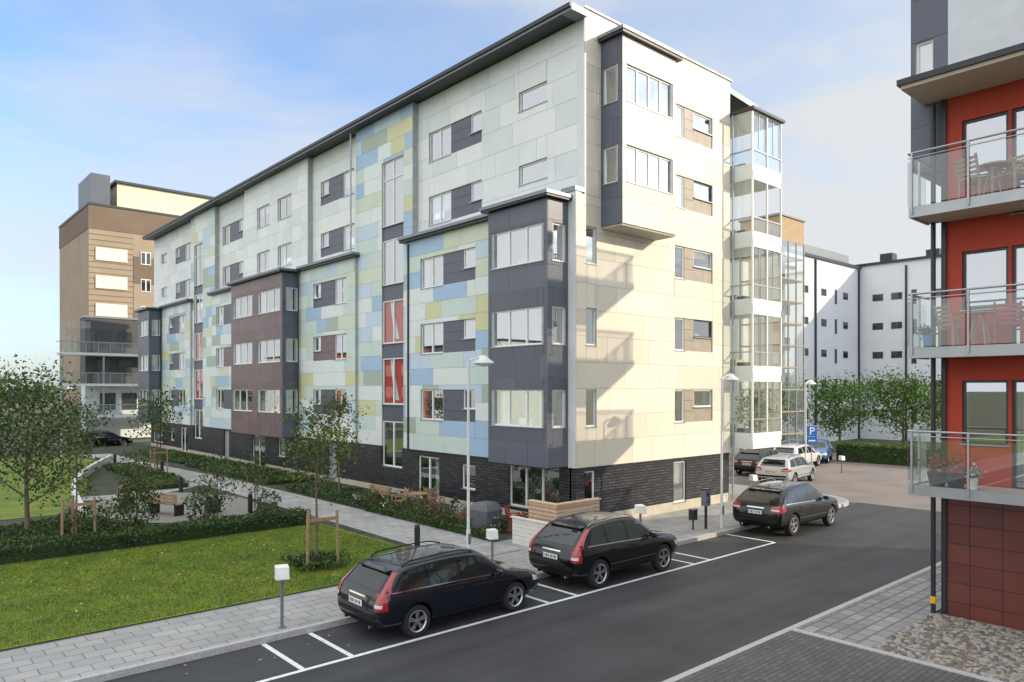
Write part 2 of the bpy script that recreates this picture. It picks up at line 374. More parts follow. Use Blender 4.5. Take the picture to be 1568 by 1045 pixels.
# glazed balconies of main building
mbL=MB()
X0,X1,Y0,Y1=28.5,30.9,16.66,19.5
for k in range(1,6):
    zf=-.15+2.9*k
    mbL.box(X0+.01,X1-.01,Y0+.01,Y1,zf-.22,zf,WHITE[1])
    for z in(zf+.95,): mbL.box(X0,X1,Y0-.03,Y0+.03,z,z+.05,LGM); mbL.box(X0-.03,X0+.03,Y0+.03,Y1-1,z,z+.05,LGM)
    mbL.box(X0+.02,X1-.02,Y0-.02,Y0,zf-.3,zf+.38,WHITE[0]); mbL.box(X0-.02,X0,Y0,Y1-1,zf-.3,zf+.38,WHITE[0])
    mbL.face([(X0,Y0+.015,zf+.38),(X1,Y0+.015,zf+.38),(X1,Y0+.015,zf+.95),(X0,Y0+.015,zf+.95)],RAILG)
    mbL.face([(X0+.015,Y0,zf+.38),(X0+.015,Y1-1,zf+.38),(X0+.015,Y1-1,zf+.95),(X0+.015,Y0,zf+.95)],RAILG)
    if k in(5,3,1,2):
        for i in range(4):
            xa=X0+(X1-X0)*i/4+.01; xb=X0+(X1-X0)*(i+1)/4-.01
            if k==2 and i>2: continue
            mbL.face([(xa,Y0+.05,zf+1.0),(xb,Y0+.05,zf+1.0),(xb,Y0+.05,zf+2.65),(xa,Y0+.05,zf+2.65)],BALG)
            mbL.box(xa-.012,xa+.012,Y0+.03,Y0+.07,zf+1.0,zf+2.65,LGM)
    for i in range(3):
        ya=Y0+i*.65
        mbL.face([(X0+.05,ya+.01,zf+1.0),(X0+.05,ya+.64,zf+1.0),(X0+.05,ya+.64,zf+2.65),(X0+.05,ya+.01,zf+2.65)],BALG)
    for (x,y) in((X0,Y0),(X1,Y0),(X0+1.2,Y0)): mbL.box(x-.03,x+.03,y-.035,y+.035,zf+.01,zf+2.6,FRAME)
    mbL.box(29.2,29.9,17.9,18.4,zf,zf+.7,random.choice(CURT)); mbL.box(X0+.3,X0+.75,17.2,17.6,zf+.05,zf+.55,DARKM)
mbL.box(X0-.15,X1+.15,Y0-.15,Y1,17.0,17.12,DARKM)
mbL.box(X0,X1,Y0,Y1,16.95,16.995,WHITE[0])
mbL.build('glazed_balconies',main)

# ============================================================ right building (red)
RED=mat('red_render',lin(176,62,38),.7,amt=.08,bump=.15)
TILE=brickmat('redbrown_tile',lin(98,52,46),lin(110,58,50),lin(60,36,32),.6,.42,.012,.35,offset=0,bump=.4)
LG=mat('light_grey_render',lin(206,210,214),.7,amt=.05)
SOFF=mat('soffit_beige',lin(190,176,158),.8,amt=.06)
WOOD=mat('oiled_wood',lin(158,128,98),.6,amt=.2,scale=12)
red=grp('red_apartment_building')
mb=MB(); w=W(mb,'x',17.6); H=[]
for k,(z0,z1) in enumerate([(3.85,5.2),(6.7,7.95),(9.5,10.75)]):
    w.window(4.5,5.35,z0,z1,1,fm=FRAMED,curt=0); H.append((4.5,5.35,z0,z1))
    w.window(3.4,4.44,z0-.9,z1,1,fm=FRAMED,curt=1); H.append((3.4,4.44,z0-.9,z1))
    w.window(0.5,2.6,z0,z1,2,fm=FRAMED); H.append((.5,2.6,z0,z1))
w.wall(-14,5.74,2.85,11.45,H,RED)
w.wall(-14,5.74,0.02,2.85,[],TILE)
w.wall(-14,5.62,11.45,15.9,[],LG)
mb.box(17.92,27.2,5.45,5.75,0.02,15.9,LG); mb.box(26.9,27.2,-14,5.45,0,15.9,LG); mb.box(17.92,26.9,-14,-13.7,0,15.9,LG); mb.box(17.4,27.4,-14.2,6.5,15.9,16.1,DARKM)
w=W(mb,'x',17.62); w.window(5.92,6.28,12.0,12.75,1,fm=FRAME,curt=0,room=False)
w.panels(5.62,6.38,9.9,15.9,[(5.92,6.28,12.0,12.75)],darkf,rowh=.95)
mb.box(17.94,20,5.76,6.37,9.9,15.9,DARKP)
mb.box(17.54,17.595,5.64,5.735,.02,11.3,DARKM)
mb.build('walls_and_windows',red)
mb=MB()
mb.cyl((17.45,5.86,.1),(17.45,5.86,11.2),.05,.05,DARKM,10); mb.cyl((17.45,5.86,.35),(17.45,5.86,.5),.06,.06,mat('yellow_tape',lin(226,170,40),.6),10)
mb.build('downpipe',red)
mb=MB()
BX=16.5
for zf,zr in((2.98,4.15),(5.85,6.85),(8.8,9.72)):
    mb.box(BX,17.58,-5,5.95,zf-.16,zf,SOFF); mb.box(BX-.05,BX,-5,6.0,zf-.19,zf+.03,LGM); mb.box(BX,17.5,5.95,6.0,zf-.19,zf+.03,LGM)
    zt=zf+1.15
    y=5.93
    while y>-5:
        mb.box(BX-.09,BX-.05,y-.02,y+.02,zf-.12,zt,LGM)
        mb.face([(BX-.1,y-.05,zf+.05),(BX-.1,y-1.0,zf+.05),(BX-.1,y-1.0,zf+1.0),(BX-.1,y-.05,zf+1.0)],RAILG); y-=1.05
    mb.cyl((BX-.07,6.0,zt),(BX-.07,-5,zt),.022,.022,LGM); mb.cyl((BX-.07,6.0,zt-.1),(BX-.07,-5,zt-.1),.012,.012,LGM); mb.cyl((BX-.07,6.0,zt),(17.6,6.0,zt),.022,.022,LGM)
    mb.face([(BX-.05,6.02,zf+.05),(17.5,6.02,zf+.05),(17.5,6.02,zf+1.0),(BX-.05,6.02,zf+1.0)],RAILG); mb.box(17.05,17.09,5.99,6.03,zf,zt,LGM)
mb.box(BX-.2,17.58,-5,6.1,11.3,11.38,SOFF); mb.box(BX-.26,17.59,-5,6.16,11.38,11.5,DARKM)
for k in range(1,5): # balconies on the east end
    zf=3.2+2.9*k
    mb.box(27.2,31.2,2.6,5.8,zf-.2,zf,SOFF); mb.box(31.14,31.2,2.6,5.73,zf+1.0,zf+1.06,LGM); mb.box(27.2,31.2,5.74,5.8,zf+1.0,zf+1.06,LGM)
    for i in range(24): mb.box(27.25+i*.16,27.29+i*.16,5.75,5.79,zf,zf+1.0,LGM)
    for i in range(20): mb.box(31.15,31.19,2.62+i*.16,2.66+i*.16,zf,zf+1.0,LGM)
mb.build('balconies',red)
# neighbour across the garden, seen only as reflections in the windows
b=grp('orange_apartment_building'); mb=MB()
OR=mat('orange_render',lin(178,98,70),.7)
for (ya,yb,mm_) in ((62,70,WHITE[0]),(70,79,DARKP2),(79,84,OR),(84,97,DARKP2),(97,104,OR),(104,126,WHITE[1])): mb.box(-30,-18,ya,yb-.02,0,10.5,mm_)
mb.box(-30.2,-17.8,61.8,126.2,10.51,10.7,DARKM)
for k in range(3):
    for i in range(15): mb.box(-18.1,-17.94,63.5+i*4.1,65.3+i*4.1,.9+3*k,2.4+3*k,FRAME)
mb.build('building_body',b)
def chair(loc,rz,m,name='garden_chair',parent=None):
    mb=MB()
    for x in(-.22,.22):
        mb.box(x-.02,x+.02,-.24,-.20,0,.61,m); mb.box(x-.02,x+.02,.18,.22,0,.41,m); mb.obox(Matrix.Translation((x,.26,.66))@Matrix.Rotation(-.22,4,'X'),.038,.03,.56,m); mb.box(x-.03,x+.03,-.26,.26,.61,.64,m)
    for i in range(5): mb.box(-.19,.19,-.22+i*.09,-.155+i*.09,.42,.44,m)
    for i in range(5): mb.obox(Matrix.Translation((0,.235+.022*i,.5+.09*i))@Matrix.Rotation(-.22,4,'X'),.40,.02,.06,m)
    o=mb.build(name,parent); o.location=loc; o.rotation_euler=(0,0,rz); return o
def table(loc,r,m,name='garden_table'):
    mb=MB(); mb.cyl((0,0,.7),(0,0,.73),r,r,m,20)
    for a in range(4): mb.cyl((.8*r*math.cos(a*1.57+.8),.8*r*math.sin(a*1.57+.8),0),(.3*r*math.cos(a*1.57+.8),.3*r*math.sin(a*1.57+.8),.7),.018,.018,m,6)
    o=mb.build(name); o.location=loc; return o
REDC=mat('red_chair',lin(150,50,40),.6)
chair((17.0,4.9,8.8),1.2,WOOD); chair((17.0,4.3,8.8),-1.9,WOOD); table((17.05,4.6,8.8),.3,WOOD)
chair((17.05,5.3,5.85),.9,WOOD); chair((17.0,4.35,5.85),-1.3,REDC); table((17.0,4.85,5.85),.28,WOOD)

# ============================================================ background buildings
def simple_windows(w,cols,rows,ww,wh,m,fm):
    for a in cols:
        for z in rows:
            w.box(a-ww/2-.06,a+ww/2+.06,z-.06,z+wh+.06,.0,.03,fm); w.box(a-ww/2,a+ww/2,z,z+wh,.03,.035,m)
DG=mat('dark_window_glass',(.03,.035,.04),.05,amt=.3,spec=.8)
TAN=mat('tan_brick',lin(156,140,122),.8,amt=.08,scale=.5); TAND=mat('brown_brick',lin(116,100,86),.8,amt=.1,scale=.5)
BLIND=mat('blind_light',lin(206,204,186),.6)
b=grp('brown_apartment_tower'); mb=MB()
mb.box(17.2,30,85,100,0,24.0,TAN); mb.box(17.15,30.05,84.95,100.05,21.6,23.9,TAND); mb.box(17.1,30.1,84.9,100.1,24.0,24.25,DARKM)
mb.box(20.3,33,87,98,24.2,27.2,mat('cream_render',lin(226,216,190),.7)); mb.box(20.0,33.5,86.7,98.3,27.2,27.45,DARKM); mb.box(17.6,19.4,86,92,24.2,27.6,DARKP)
for i in range(6):
    z=3.3+2.9*i; mb.box(21.4,25.5,84.94,84.99,z-1.45,z+1.4,TAND if i%2 else TAN)
for i in range(16): mb.box(17.16,21.4,84.95,84.99,12.5+i*.57,12.53+i*.57,TAND)
w=W(mb,'y',84.93)
for i in range(3,7):
    z=1.0+2.9*i
    for a,ww in((19.3,3.0),(22.6,1.0),(24.8,.9)):
        bl=a<20 and i>3
        w.box(a-ww/2,a+ww/2,z,z+1.35,0,.05,BLIND if bl else FRAME)
        n=int(ww//.75)+1
        for j in range(n): w.box(a-ww/2+ww*j/n+.06,a-ww/2+ww*(j+1)/n-.06,z+.08,z+1.27,.05,.06,CURT[0] if bl else DG)
mb.box(16.4,24.5,82.5,84.9,5.5,12.2,mat('dark_clad',lin(70,70,72),.6)); mb.box(16.5,25,83,84.9,0.0,5.5,WHITE[1]); mb.box(16.3,24.6,82.4,84.9,12.2,12.4,ROOFM)
w=W(mb,'y',82.45); simple_windows(w,[18,20,22,23.6],[9.4,6.5],1.2,1.5,DG,FRAMED); w=W(mb,'y',82.95); simple_windows(w,[18.5,20.5,22.5],[3.0],1.3,1.6,DG,FRAMED)
for zf in(2.5,5.6,8.6):
    mb.box(13.9,23.5,80.3,82.4,zf-.25,zf,WHITE[1]); mb.box(13.9,23.5,80.25,80.3,zf+1.0,zf+1.08,LGM); mb.box(13.85,13.9,80.3,82.4,zf+1.0,zf+1.08,LGM)
    mb.face([(13.9,80.28,zf),(23.5,80.28,zf),(23.5,80.28,zf+1),(13.9,80.28,zf+1)],RAILG)
    for i in range(10): mb.box(13.9+i*1.05,13.95+i*1.05,80.25,80.3,zf,zf+1.05,LGM)
for x in(14.0,17.5,): mb.box(x,x+.15,80.4,80.55,.1,8.3,LGM)
mb.face([(13.9,80.3,11.6),(16.4,80.3,11.6),(16.4,80.3,8.6),(13.9,80.3,8.6)],BALG)
mb.build('tower_body',b)
b=grp('white_apartment_building'); mb=MB(); WB=mat('white_render',lin(218,221,226),.75,amt=.05,scale=.3)
mb.box(58,76.45,32.5,45,0,17.3,WB); mb.box(76.5,90,2,45,0,17.6,WB); mb.box(57.8,76.25,32.3,45,17.3,17.55,DARKM); mb.box(76.3,90,1.8,45,17.6,17.85,DARKM)
for (x,y) in((67,34),(71,35),(78,30),(79,26)): mb.box(x,x+1.2,y,y+1.2,17.6,18.9,DARKM)
mb.box(60,76,33.5,44,17.56,18.8,ROOFM)
w=W(mb,'y',32.5); simple_windows(w,[62,64.8,68.4,73.0],[2.4,5.3,8.2,11.1,14.0],.9,.55,DG,FRAMED); simple_windows(w,[70.9],[1.8,4.7,7.6,10.5,13.4],.35,1.3,DG,FRAMED)
w=W(mb,'x',76.5); simple_windows(w,[30.8,29.0,25.0,22.0,18],[2.4,5.3,8.2,11.1,14.0],.9,.55,DG,FRAMED); simple_windows(w,[27.4,20],[1.8,4.7,7.6,10.5,13.4],.35,1.3,DG,FRAMED)
for p in((66.6,32.4),(75.9,32.4),(76.4,28.1)): mb.cyl((p[0],p[1],0),(p[0],p[1],17.2),.1,.1,DARKM)
mb.build('building_body',b)
b=grp('glazed_lift_tower'); mb=MB()
x0,x1,y0,y1=46.3,49.6,25.0,28
mb.box(x0,x1,y0,y1,15.2,16.8,mat('tower_cap_tan',lin(168,142,110),.7)); mb.box(x0-.1,x1+.1,y0-.1,y1+.1,16.81,16.95,ROOFM)
mb.box(x0+.9,x1-.8,y0+1.0,y1-.1,0,15.19,mat('tower_core',lin(176,166,148),.8))
for i in range(10):
    z=i*1.52+.4; mb.box(x0-.02,x1+.02,y0-.02,y1,z,z+.09,mat('tower_steel',lin(150,140,120),.5))
for i in range(4):
    x=x0+(x1-x0)*i/3; mb.box(x-.04,x+.04,y0-.04,y0+.04,0,15.19,MATS['tower_steel'])
for i in range(3):
    y=y0+(y1-y0)*i/2; mb.box(x0-.045,x0+.045,y-.045,y+.045,0,15.18,MATS['tower_steel'])
mb.face([(x0,y0,0),(x1,y0,0),(x1,y0,15.2),(x0,y0,15.2)],GLASS); mb.face([(x0,y0,0),(x0,y1,0),(x0,y1,15.2),(x0,y0,15.2)],GLASS)
mb.build('tower_frame',b)
b=grp('beige_apartment_building'); mb=MB(); mb.box(50,57.9,30,44,0,15,WHITE[1]); mb.box(49.8,57.9,29.8,44,15.01,15.2,DARKM); w=W(mb,'y',30); simple_windows(w,[51.5,54,56.5],[2.4,5.3,8.2,11.1],1.2,1.1,DG,FRAME); w=W(mb,'x',50); simple_windows(w,[32,35,38],[2.4,5.3,8.2,11.1],1.2,1.1,DG,FRAME); mb.build('building_body',b)

# ============================================================ ground
ASPH=mat('asphalt',(.034,.035,.038),.68,amt=.22,scale=.7,bump=.35,bscale=90)
nt=ASPH.node_tree; pb=[q for q in nt.nodes if q.type=='BSDF_PRINCIPLED'][0]; old=pb.inputs['Base Color'].links[0].from_socket
tcA=N(nt,'ShaderNodeTexCoord'); mpA=N(nt,'ShaderNodeMapping'); mpA.inputs['Scale'].default_value=(.06,1.1,1); nt.links.new(tcA.outputs['Object'],mpA.inputs[0])
nA=N(nt,'ShaderNodeTexNoise'); nA.inputs['Scale'].default_value=1.0; nA.inputs['Detail'].default_value=5; nt.links.new(mpA.outputs[0],nA.inputs['Vector'])
nB=N(nt,'ShaderNodeTexNoise'); nB.inputs['Scale'].default_value=140; nB.inputs['Detail'].default_value=2; nt.links.new(tcA.outputs['Object'],nB.inputs['Vector'])
r1=N(nt,'ShaderNodeMapRange'); r1.inputs[1].default_value=.3; r1.inputs[2].default_value=.7; r1.inputs[3].default_value=.68; r1.inputs[4].default_value=1.4; nt.links.new(nA.outputs['Fac'],r1.inputs[0])
r2=N(nt,'ShaderNodeMapRange'); r2.inputs[1].default_value=.3; r2.inputs[2].default_value=.72; r2.inputs[3].default_value=.6; r2.inputs[4].default_value=1.6; nt.links.new(nB.outputs['Fac'],r2.inputs[0])
mu=N(nt,'ShaderNodeMath'); mu.operation='MULTIPLY'; nt.links.new(r1.outputs[0],mu.inputs[0]); nt.links.new(r2.outputs[0],mu.inputs[1])
vA=N(nt,'ShaderNodeVectorMath'); vA.operation='SCALE'; nt.links.new(old,vA.inputs[0]); nt.links.new(mu.outputs[0],vA.inputs['Scale']); nt.links.new(vA.outputs[0],pb.inputs['Base Color'])
ASPH2=mat('asphalt_sunlit',(.19,.165,.15),.85,amt=.15,scale=.5,bump=.3,bscale=60)  # paler, warmer asphalt: sun on the car park put into the colour
GRND=mat('ground_soil_grass',(.07,.08,.035),.95,amt=.4,scale=.3)
PAVE=brickmat('paving_slabs',(.36,.35,.34),(.30,.30,.29),(.16,.16,.155),.5,.35,.012,.8,wall=False,bump=.4)
PAVEP=brickmat('paving_path',(.42,.41,.39),(.33,.32,.31),(.2,.2,.19),.45,.45,.015,.8,wall=False,bump=.3)
PAVES=brickmat('paving_setts',(.30,.30,.29),(.20,.20,.20),(.12,.12,.12),.42,.28,.02,.8,wall=False,bump=.7)
PAVEG=brickmat('paving_grey_blocks',(.12,.118,.115),(.09,.088,.086),(.05,.05,.05),.22,.11,.008,.85,wall=False,bump=.5)
GRAV=mat('gravel',(.26,.24,.21),.95,amt=.3,scale=30,bump=.8,bscale=80)
STONE1=mat('pebble_light',(.30,.28,.25),.8,amt=.2,scale=12); STONE2=mat('pebble_dark',(.12,.11,.10),.8,amt=.3,scale=12); STONE3=mat('pebble_brown',(.20,.15,.11),.8,amt=.3,scale=12)
KERB=mat('granite_kerb',(.42,.41,.40),.8,amt=.2,scale=25)
SOIL=mat('planting_soil',(.05,.055,.03),.95,amt=.5,scale=2,bump=.6,bscale=20)
PAINT=mat('road_paint',(.72,.72,.70),.7,amt=.12,scale=8)
m,nt,out=newmat('lawn_grass'); bs=N(nt,'ShaderNodeBsdfPrincipled'); bs.inputs['Roughness'].default_value=.8
tc=N(nt,'ShaderNodeTexCoord'); n1=N(nt,'ShaderNodeTexNoise'); n1.inputs['Scale'].default_value=.55; n1.inputs['Detail'].default_value=6; n1.inputs['Roughness'].default_value=.7
nt.links.new(tc.outputs['Object'],n1.inputs['Vector']); cr=N(nt,'ShaderNodeValToRGB'); cr.color_ramp.elements[0].position=.35; cr.color_ramp.elements[0].color=(.07,.145,.006,1); cr.color_ramp.elements[1].position=.7; cr.color_ramp.elements[1].color=(.22,.25,.012,1)
nt.links.new(n1.outputs['Fac'],cr.inputs[0]); nt.links.new(cr.outputs[0],bs.inputs['Base Color']); n2=N(nt,'ShaderNodeTexNoise'); n2.inputs['Scale'].default_value=60; nt.links.new(tc.outputs['Object'],n2.inputs['Vector'])
bp=N(nt,'ShaderNodeBump'); bp.inputs['Strength'].default_value=.7; bp.inputs['Distance'].default_value=.04; nt.links.new(n2.outputs['Fac'],bp.inputs['Height']); nt.links.new(bp.outputs[0],bs.inputs['Normal']); nt.links.new(bs.outputs[0],out.inputs[0]); LAWN=m
def sheet(name,pts,z,m,th=0):
    mb=MB(); mb.face([(p[0],p[1],z) for p in pts],m)
    if th:
        n=len(pts)
        for i in range(n):
            a=pts[i];b=pts[(i+1)%n]; mb.face([(a[0],a[1],z-th),(b[0],b[1],z-th),(b[0],b[1],z),(a[0],a[1],z)],m)
    return mb.build(name)
R=lambda x0,x1,y0,y1:[(x0,y0),(x1,y0),(x1,y1),(x0,y1)]
sheet('ground',R(-2000,2500,-2000,2500),-.012,GRND)
sheet('road',R(-60,33.0,7.5,14.05),.0,ASPH)
sheet('car_park_road',[(27.2,-30),(62,-30),(62,31),(31,31),(31,19),(33,14.05),(33,7.5),(27.2,7.5)],-.005,ASPH2)
def arc(cx,cy,r,a0,a1,n=10): return [(cx+r*math.cos(math.radians(a0+(a1-a0)*i/n)),cy+r*math.sin(math.radians(a0+(a1-a0)*i/n))) for i in range(n+1)]
corner=arc(31.2,16.3,2.2,-90,0)
sheet('pavement',[(-60,14.15)]+[(31.2,14.15)]+corner[1:]+[(33.4,30),(28.3,30),(28.3,17.9),(-60,17.9)],.12,PAVE,.13)
mb=MB(); mb.box(-60,31.2,14.02,14.148,-.01,.128,KERB)
cc=arc(31.2,16.3,2.27,-90,0,12)
for i in range(12):
    a=Vector(cc[i]+(0,));b2=Vector(cc[i+1]+(0,)); mid=(a+b2)/2; ang=math.atan2(b2.y-a.y,b2.x-a.x); mb.obox(Matrix.Translation((mid.x,mid.y,.06))@Matrix.Rotation(ang,4,'Z'),(b2-a).length+.01,.13,.135,KERB)
mb.box(33.4,33.53,16.3,30,-.01,.128,KERB); mb.build('kerb')
mb=MB(); mb.box(-60,27.2,7.37,7.5,-.01,.118,KERB); mb.build('kerb')
sheet('pavement',R(14.2,27.2,5.9,7.37),.11,PAVES,.12)
sheet('pavement',R(-40,14.2,-20,7.37),.106,PAVEG,.12)
sheet('gravel_strip',R(14.2,17.6,-14,5.9),.108,GRAV,.12)
mb=MB(); mb.box(14.1,14.25,-14,7.36,.0,.125,KERB); mb.build('paving_border')
mb=MB()
for i in range(2600):
    x=random.uniform(14.3,17.5);y=random.uniform(2.5,5.85); r=random.uniform(.03,.075)
    mb.lathe((x,y,.1),[(r,0),(r*.95,r*.35),(r*.6,r*.6),(.001,r*.65)],random.choice([STONE1,STONE1,STONE2,STONE3]),6)
mb.build('cobble_stones',smooth=60)
sheet('planting_ground',[(-60,16.5),(12.6,16.5),(12.6,17.9),(18.7,17.9),(18.7,75),(-60,75)],.127,SOIL,.12)
sheet('lawn',[(-60,16.55),(11.2,16.55),(12.3,17.6),(12.5,19),(12.4,24.5),(-60,24.5)],.142,LAWN)
sheet('lawn',[(-60,33),(5.6,33),(7.5,38),(9.3,46),(11.8,55),(11.8,62),(-60,62)],.142,LAWN)
sheet('garden_path',[(12.75,16.5),(15.0,16.5),(15.1,24),(15.0,40),(14.2,52),(14.0,62),(12.0,62),(12.3,52),(13.0,40),(12.9,24)],.134,PAVEP)
sheet('garden_path',[(12.95,38.5),(12.9,41),(9.0,37.6),(7.2,37.8),(7.0,36.5),(9.6,35.8)],.131,PAVEP)
sheet('gravel_circle',[(9.7+3.0*math.cos(i/14*math.pi),32.2+4.6*math.sin(i/14*math.pi)) for i in range(28)],.150,GRAV)
sheet('street_far',R(-100,120,76,80),-.004,ASPH2)
mb=MB()
for i in range(26):
    t0=i/26;t1=(i+1)/26
    f=lambda t:Vector((6.0+6.6*t-1.2*math.sin(t*3.14),29.6+26*t,0))
    a=f(t0);c=f(t1);mid=(a+c)/2; mb.obox(Matrix.Translation((mid.x,mid.y,.32))@Matrix.Rotation(math.atan2(c.y-a.y,c.x-a.x),4,'Z'),(c-a).length+.02,.22,.45,mat('white_concrete',lin(206,206,200),.8))
mb.build('low_retaining_wall')
mb=MB(); mb.box(-40,22.3,12.17,12.27,.003,.005,PAINT)
for x in(.6,1.5,5.86,6.84,12.0,12.95,17.8,18.6,22.3,): mb.box(x-.05,x+.05,12.275,14.0,.003,.005,PAINT)
mb.build('parking_bay_markings')
# ============================================================ vegetation
LV=[leafmat('leaf_dark',(.035,.07,.018)),leafmat('leaf_mid',(.06,.11,.025)),leafmat('leaf_light',(.11,.16,.035)),leafmat('leaf_yellow',(.22,.19,.04)),leafmat('leaf_red',(.16,.04,.02)),leafmat('leaf_grey',(.10,.13,.09))]
BARK=mat('bark',(.16,.12,.085),.9,amt=.35,scale=9,bump=.6,bscale=30)
def leafmesh(name,C,size,mats,probs,parent=None,up=.3):
    C=np.asarray(C,float); n=len(C)
    nr=rng.normal(size=(n,3)); nr[:,2]+=up; nr/=np.linalg.norm(nr,axis=1,keepdims=True)
    r=rng.normal(size=(n,3)); t=np.cross(nr,r); t/=np.linalg.norm(t,axis=1,keepdims=True); b=np.cross(nr,t)
    s=(size*rng.uniform(.6,1.35,n))[:,None]
    V=np.stack([C-t*s,C+b*s*.55,C+t*s,C-b*s*.55],1).reshape(-1,3)
    F=np.arange(n*4).reshape(-1,4)
    me=bpy.data.meshes.new(name); me.from_pydata(V.tolist(),[],F.tolist())
    for m in mats: me.materials.append(m)
    me.polygons.foreach_set('material_index',rng.choice(len(mats),n,p=probs).astype(np.int32)); me.update()
    o=bpy.data.objects.new(name,me); COL.objects.link(o)
    if parent:o.parent=parent
    return o
GRV=[leafmat('maple_dark',(.035,.09,.012)),leafmat('maple_mid',(.07,.16,.02)),leafmat('maple_light',(.14,.24,.03)),LV[3]]
def tree(name,x,y,h,cr,cz,nleaf,ls=.07,probs=(.3,.4,.25,.05),tr=.06,stakes=False,nl=13,z0=.13,seed=0,dense=.26,mats=None):
    g=grp(name,(x,y,z0)); rd=random.Random(seed+int(x*7)); mb=MB()
    pts=[Vector((0,0,0))]
    for i in range(1,7): pts.append(Vector((rd.uniform(-.04,.04)*h*.15*i/3,rd.uniform(-.04,.04)*h*.15*i/3,h*.93*i/6)))
    for i in range(6): mb.cyl(pts[i],pts[i+1],tr*(1-i/6.6),tr*(1-(i+1)/6.6),BARK,8,False)
    cl=[]
    for i in range(nl):
        f=cz/h+(.95-cz/h)*(i/nl); zz=f*h; k=min(int(zz/(h*.93)*6),5); p=pts[k].lerp(pts[k+1],zz/(h*.93)*6-k)
        az=i*2.4+rd.random()*.6; prof=math.sin(math.pi*min(1,max(.12,(f*h-cz)/(h-cz)*.8+.2)))**.7; ln=cr*prof*rd.uniform(.75,1.15)
        e=p+Vector((math.cos(az)*ln,math.sin(az)*ln,ln*rd.uniform(.5,1.0)))
        mid=p.lerp(e,.5)+Vector((0,0,-.05*ln)); mb.cyl(p,mid,tr*.4*(1-f*.5),tr*.25,BARK,5,False); mb.cyl(mid,e,tr*.25,tr*.08,BARK,5,False)
        cl+=[(e,1),(mid.lerp(e,.5),.8),(p.lerp(e,.55),.55)]
        for j in range(3):
            s=p.lerp(e,rd.uniform(.35,.9)); q=s+Vector((rd.uniform(-1,1),rd.uniform(-1,1),rd.uniform(-.2,.9)))*ln*.42
            mb.cyl(s,q,tr*.15,tr*.05,BARK,4,False); cl+=[(q,.8)]
    cl.append((pts[6],.7)); mb.build('trunk_and_limbs',g,smooth=50)
    C=[]; per=max(4,int(nleaf/len(cl)))
    for c,wt in cl:
        n=int(per*wt*rd.uniform(.5,1.4))
        if n>0: C.append(np.array(c)+rng.normal(size=(n,3))*np.array([1,1,.8])*cr*dense)
    leafmesh('crown_leaves',np.concatenate(C),ls,mats or LV[:4],list(probs),g)
    if stakes:
        mb=MB()
        for a,b2 in((-.45,-.35),(.45,-.35),(0,.5)): mb.cyl((a,b2,0),(a*.95,b2*.95,1.55),.04,.04,WOOD,8)
        mb.obox(Matrix.Translation((0,-.34,1.35)),.95,.03,.09,WOOD)
        mb.cyl((-.43,-.33,1.3),(0,.48,1.3),.02,.02,WOOD,6); mb.cyl((.43,-.33,1.3),(0,.48,1.3),.02,.02,WOOD,6); mb.build('support_stakes',g)
    return g
def bush(name,x,y,r,h,n,ls=.05,probs=(.35,.45,.2,0),mats=None,z0=.13):
    mats=mats or LV[:4]
    mb=MB()
    for i in range(6): a=random.random()*6.28; mb.cyl((0,0,0),(math.cos(a)*r*.6,math.sin(a)*r*.6,h*.7),.012,.005,BARK,4,False)
    o=mb.build('stems',None); g=grp(name,(x,y,z0)); o.parent=g
    u=rng.normal(size=(n,3)); u/=np.linalg.norm(u,axis=1,keepdims=True); rad=rng.uniform(.35,1.0,n)**.5; lump=1+.28*np.sin(u[:,0]*5+x*3)*np.cos(u[:,1]*4+y*2)+.15*np.sin(u[:,2]*7)
    C=u*(rad*lump)[:,None]*np.array([r,r,h*.5])+np.array([0,0,h*.52]); C=C[C[:,2]>.01]
    leafmesh('leaves',C,ls,mats,list(probs),g); return g
def hedge(name,x0,x1,y0,y1,z1,n,ls=.05,probs=(.4,.45,.15,0),z0=.13,mats=None):
    g=grp(name); mb=MB(); mb.box(x0+.12,x1-.12,y0+.12,y1-.12,z0-.02,z1-.12,LV[0]); mb.build('dark_core',g)  # solid dark box added inside the hedge to block see-through
    C=np.column_stack([rng.uniform(x0,x1,n),rng.uniform(y0,y1,n),z0+(z1-z0)*rng.beta(2.2,1.0,n)])
    C[:,2]+=.07*np.sin(C[:,0]*2.3)*np.cos(C[:,1]*2.9); leafmesh('leaves',C,ls,mats or LV[:4],list(probs),g); return g
tree('birch_tree',3.9,27.9,5.0,1.7,1.2,9000,.06,(.35,.4,.2,.05),.09,nl=18,seed=3)
tree('young_tree',9.3,18.6,4.3,.85,2.1,3000,.05,(.2,.35,.3,.15),.05,True,nl=12,seed=1)
tree('young_tree',12.3,44,4.4,1.2,1.9,1700,.08,(.25,.45,.25,.05),.06,True,nl=11,seed=2)
tree('young_tree',15.8,29.5,4.6,.8,1.8,1000,.07,(.3,.4,.25,.05),.05,False,nl=11,seed=5)
tree('young_tree',4.9,25.9,3.2,.6,1.6,500,.06,(.3,.4,.25,.05),.05,True,nl=9,seed=8)
tree('young_tree',9.0,47.5,3.8,1.4,1.2,1600,.09,(.4,.4,.2,0),.06,False,seed=9)
bush('round_shrub',9.0,26.6,.65,1.5,900,.06); bush('round_shrub',6.9,27.0,.75,1.7,1000,.06); bush('round_shrub',11.6,27.2,.5,1.1,600,.05)
bush('round_shrub',5.5,26.3,.9,1.3,900,.06)
tree('small_tree',7.0,27.4,2.7,.8,.6,900,.06,(.25,.4,.3,.05),.035,seed=12); tree('small_tree',9.7,27.3,2.3,.7,.5,800,.06,(.25,.4,.3,.05),.03,seed=13); tree('small_tree',12.0,29.5,2.2,.55,.5,600,.055,(.25,.4,.3,.05),.03,seed=14)
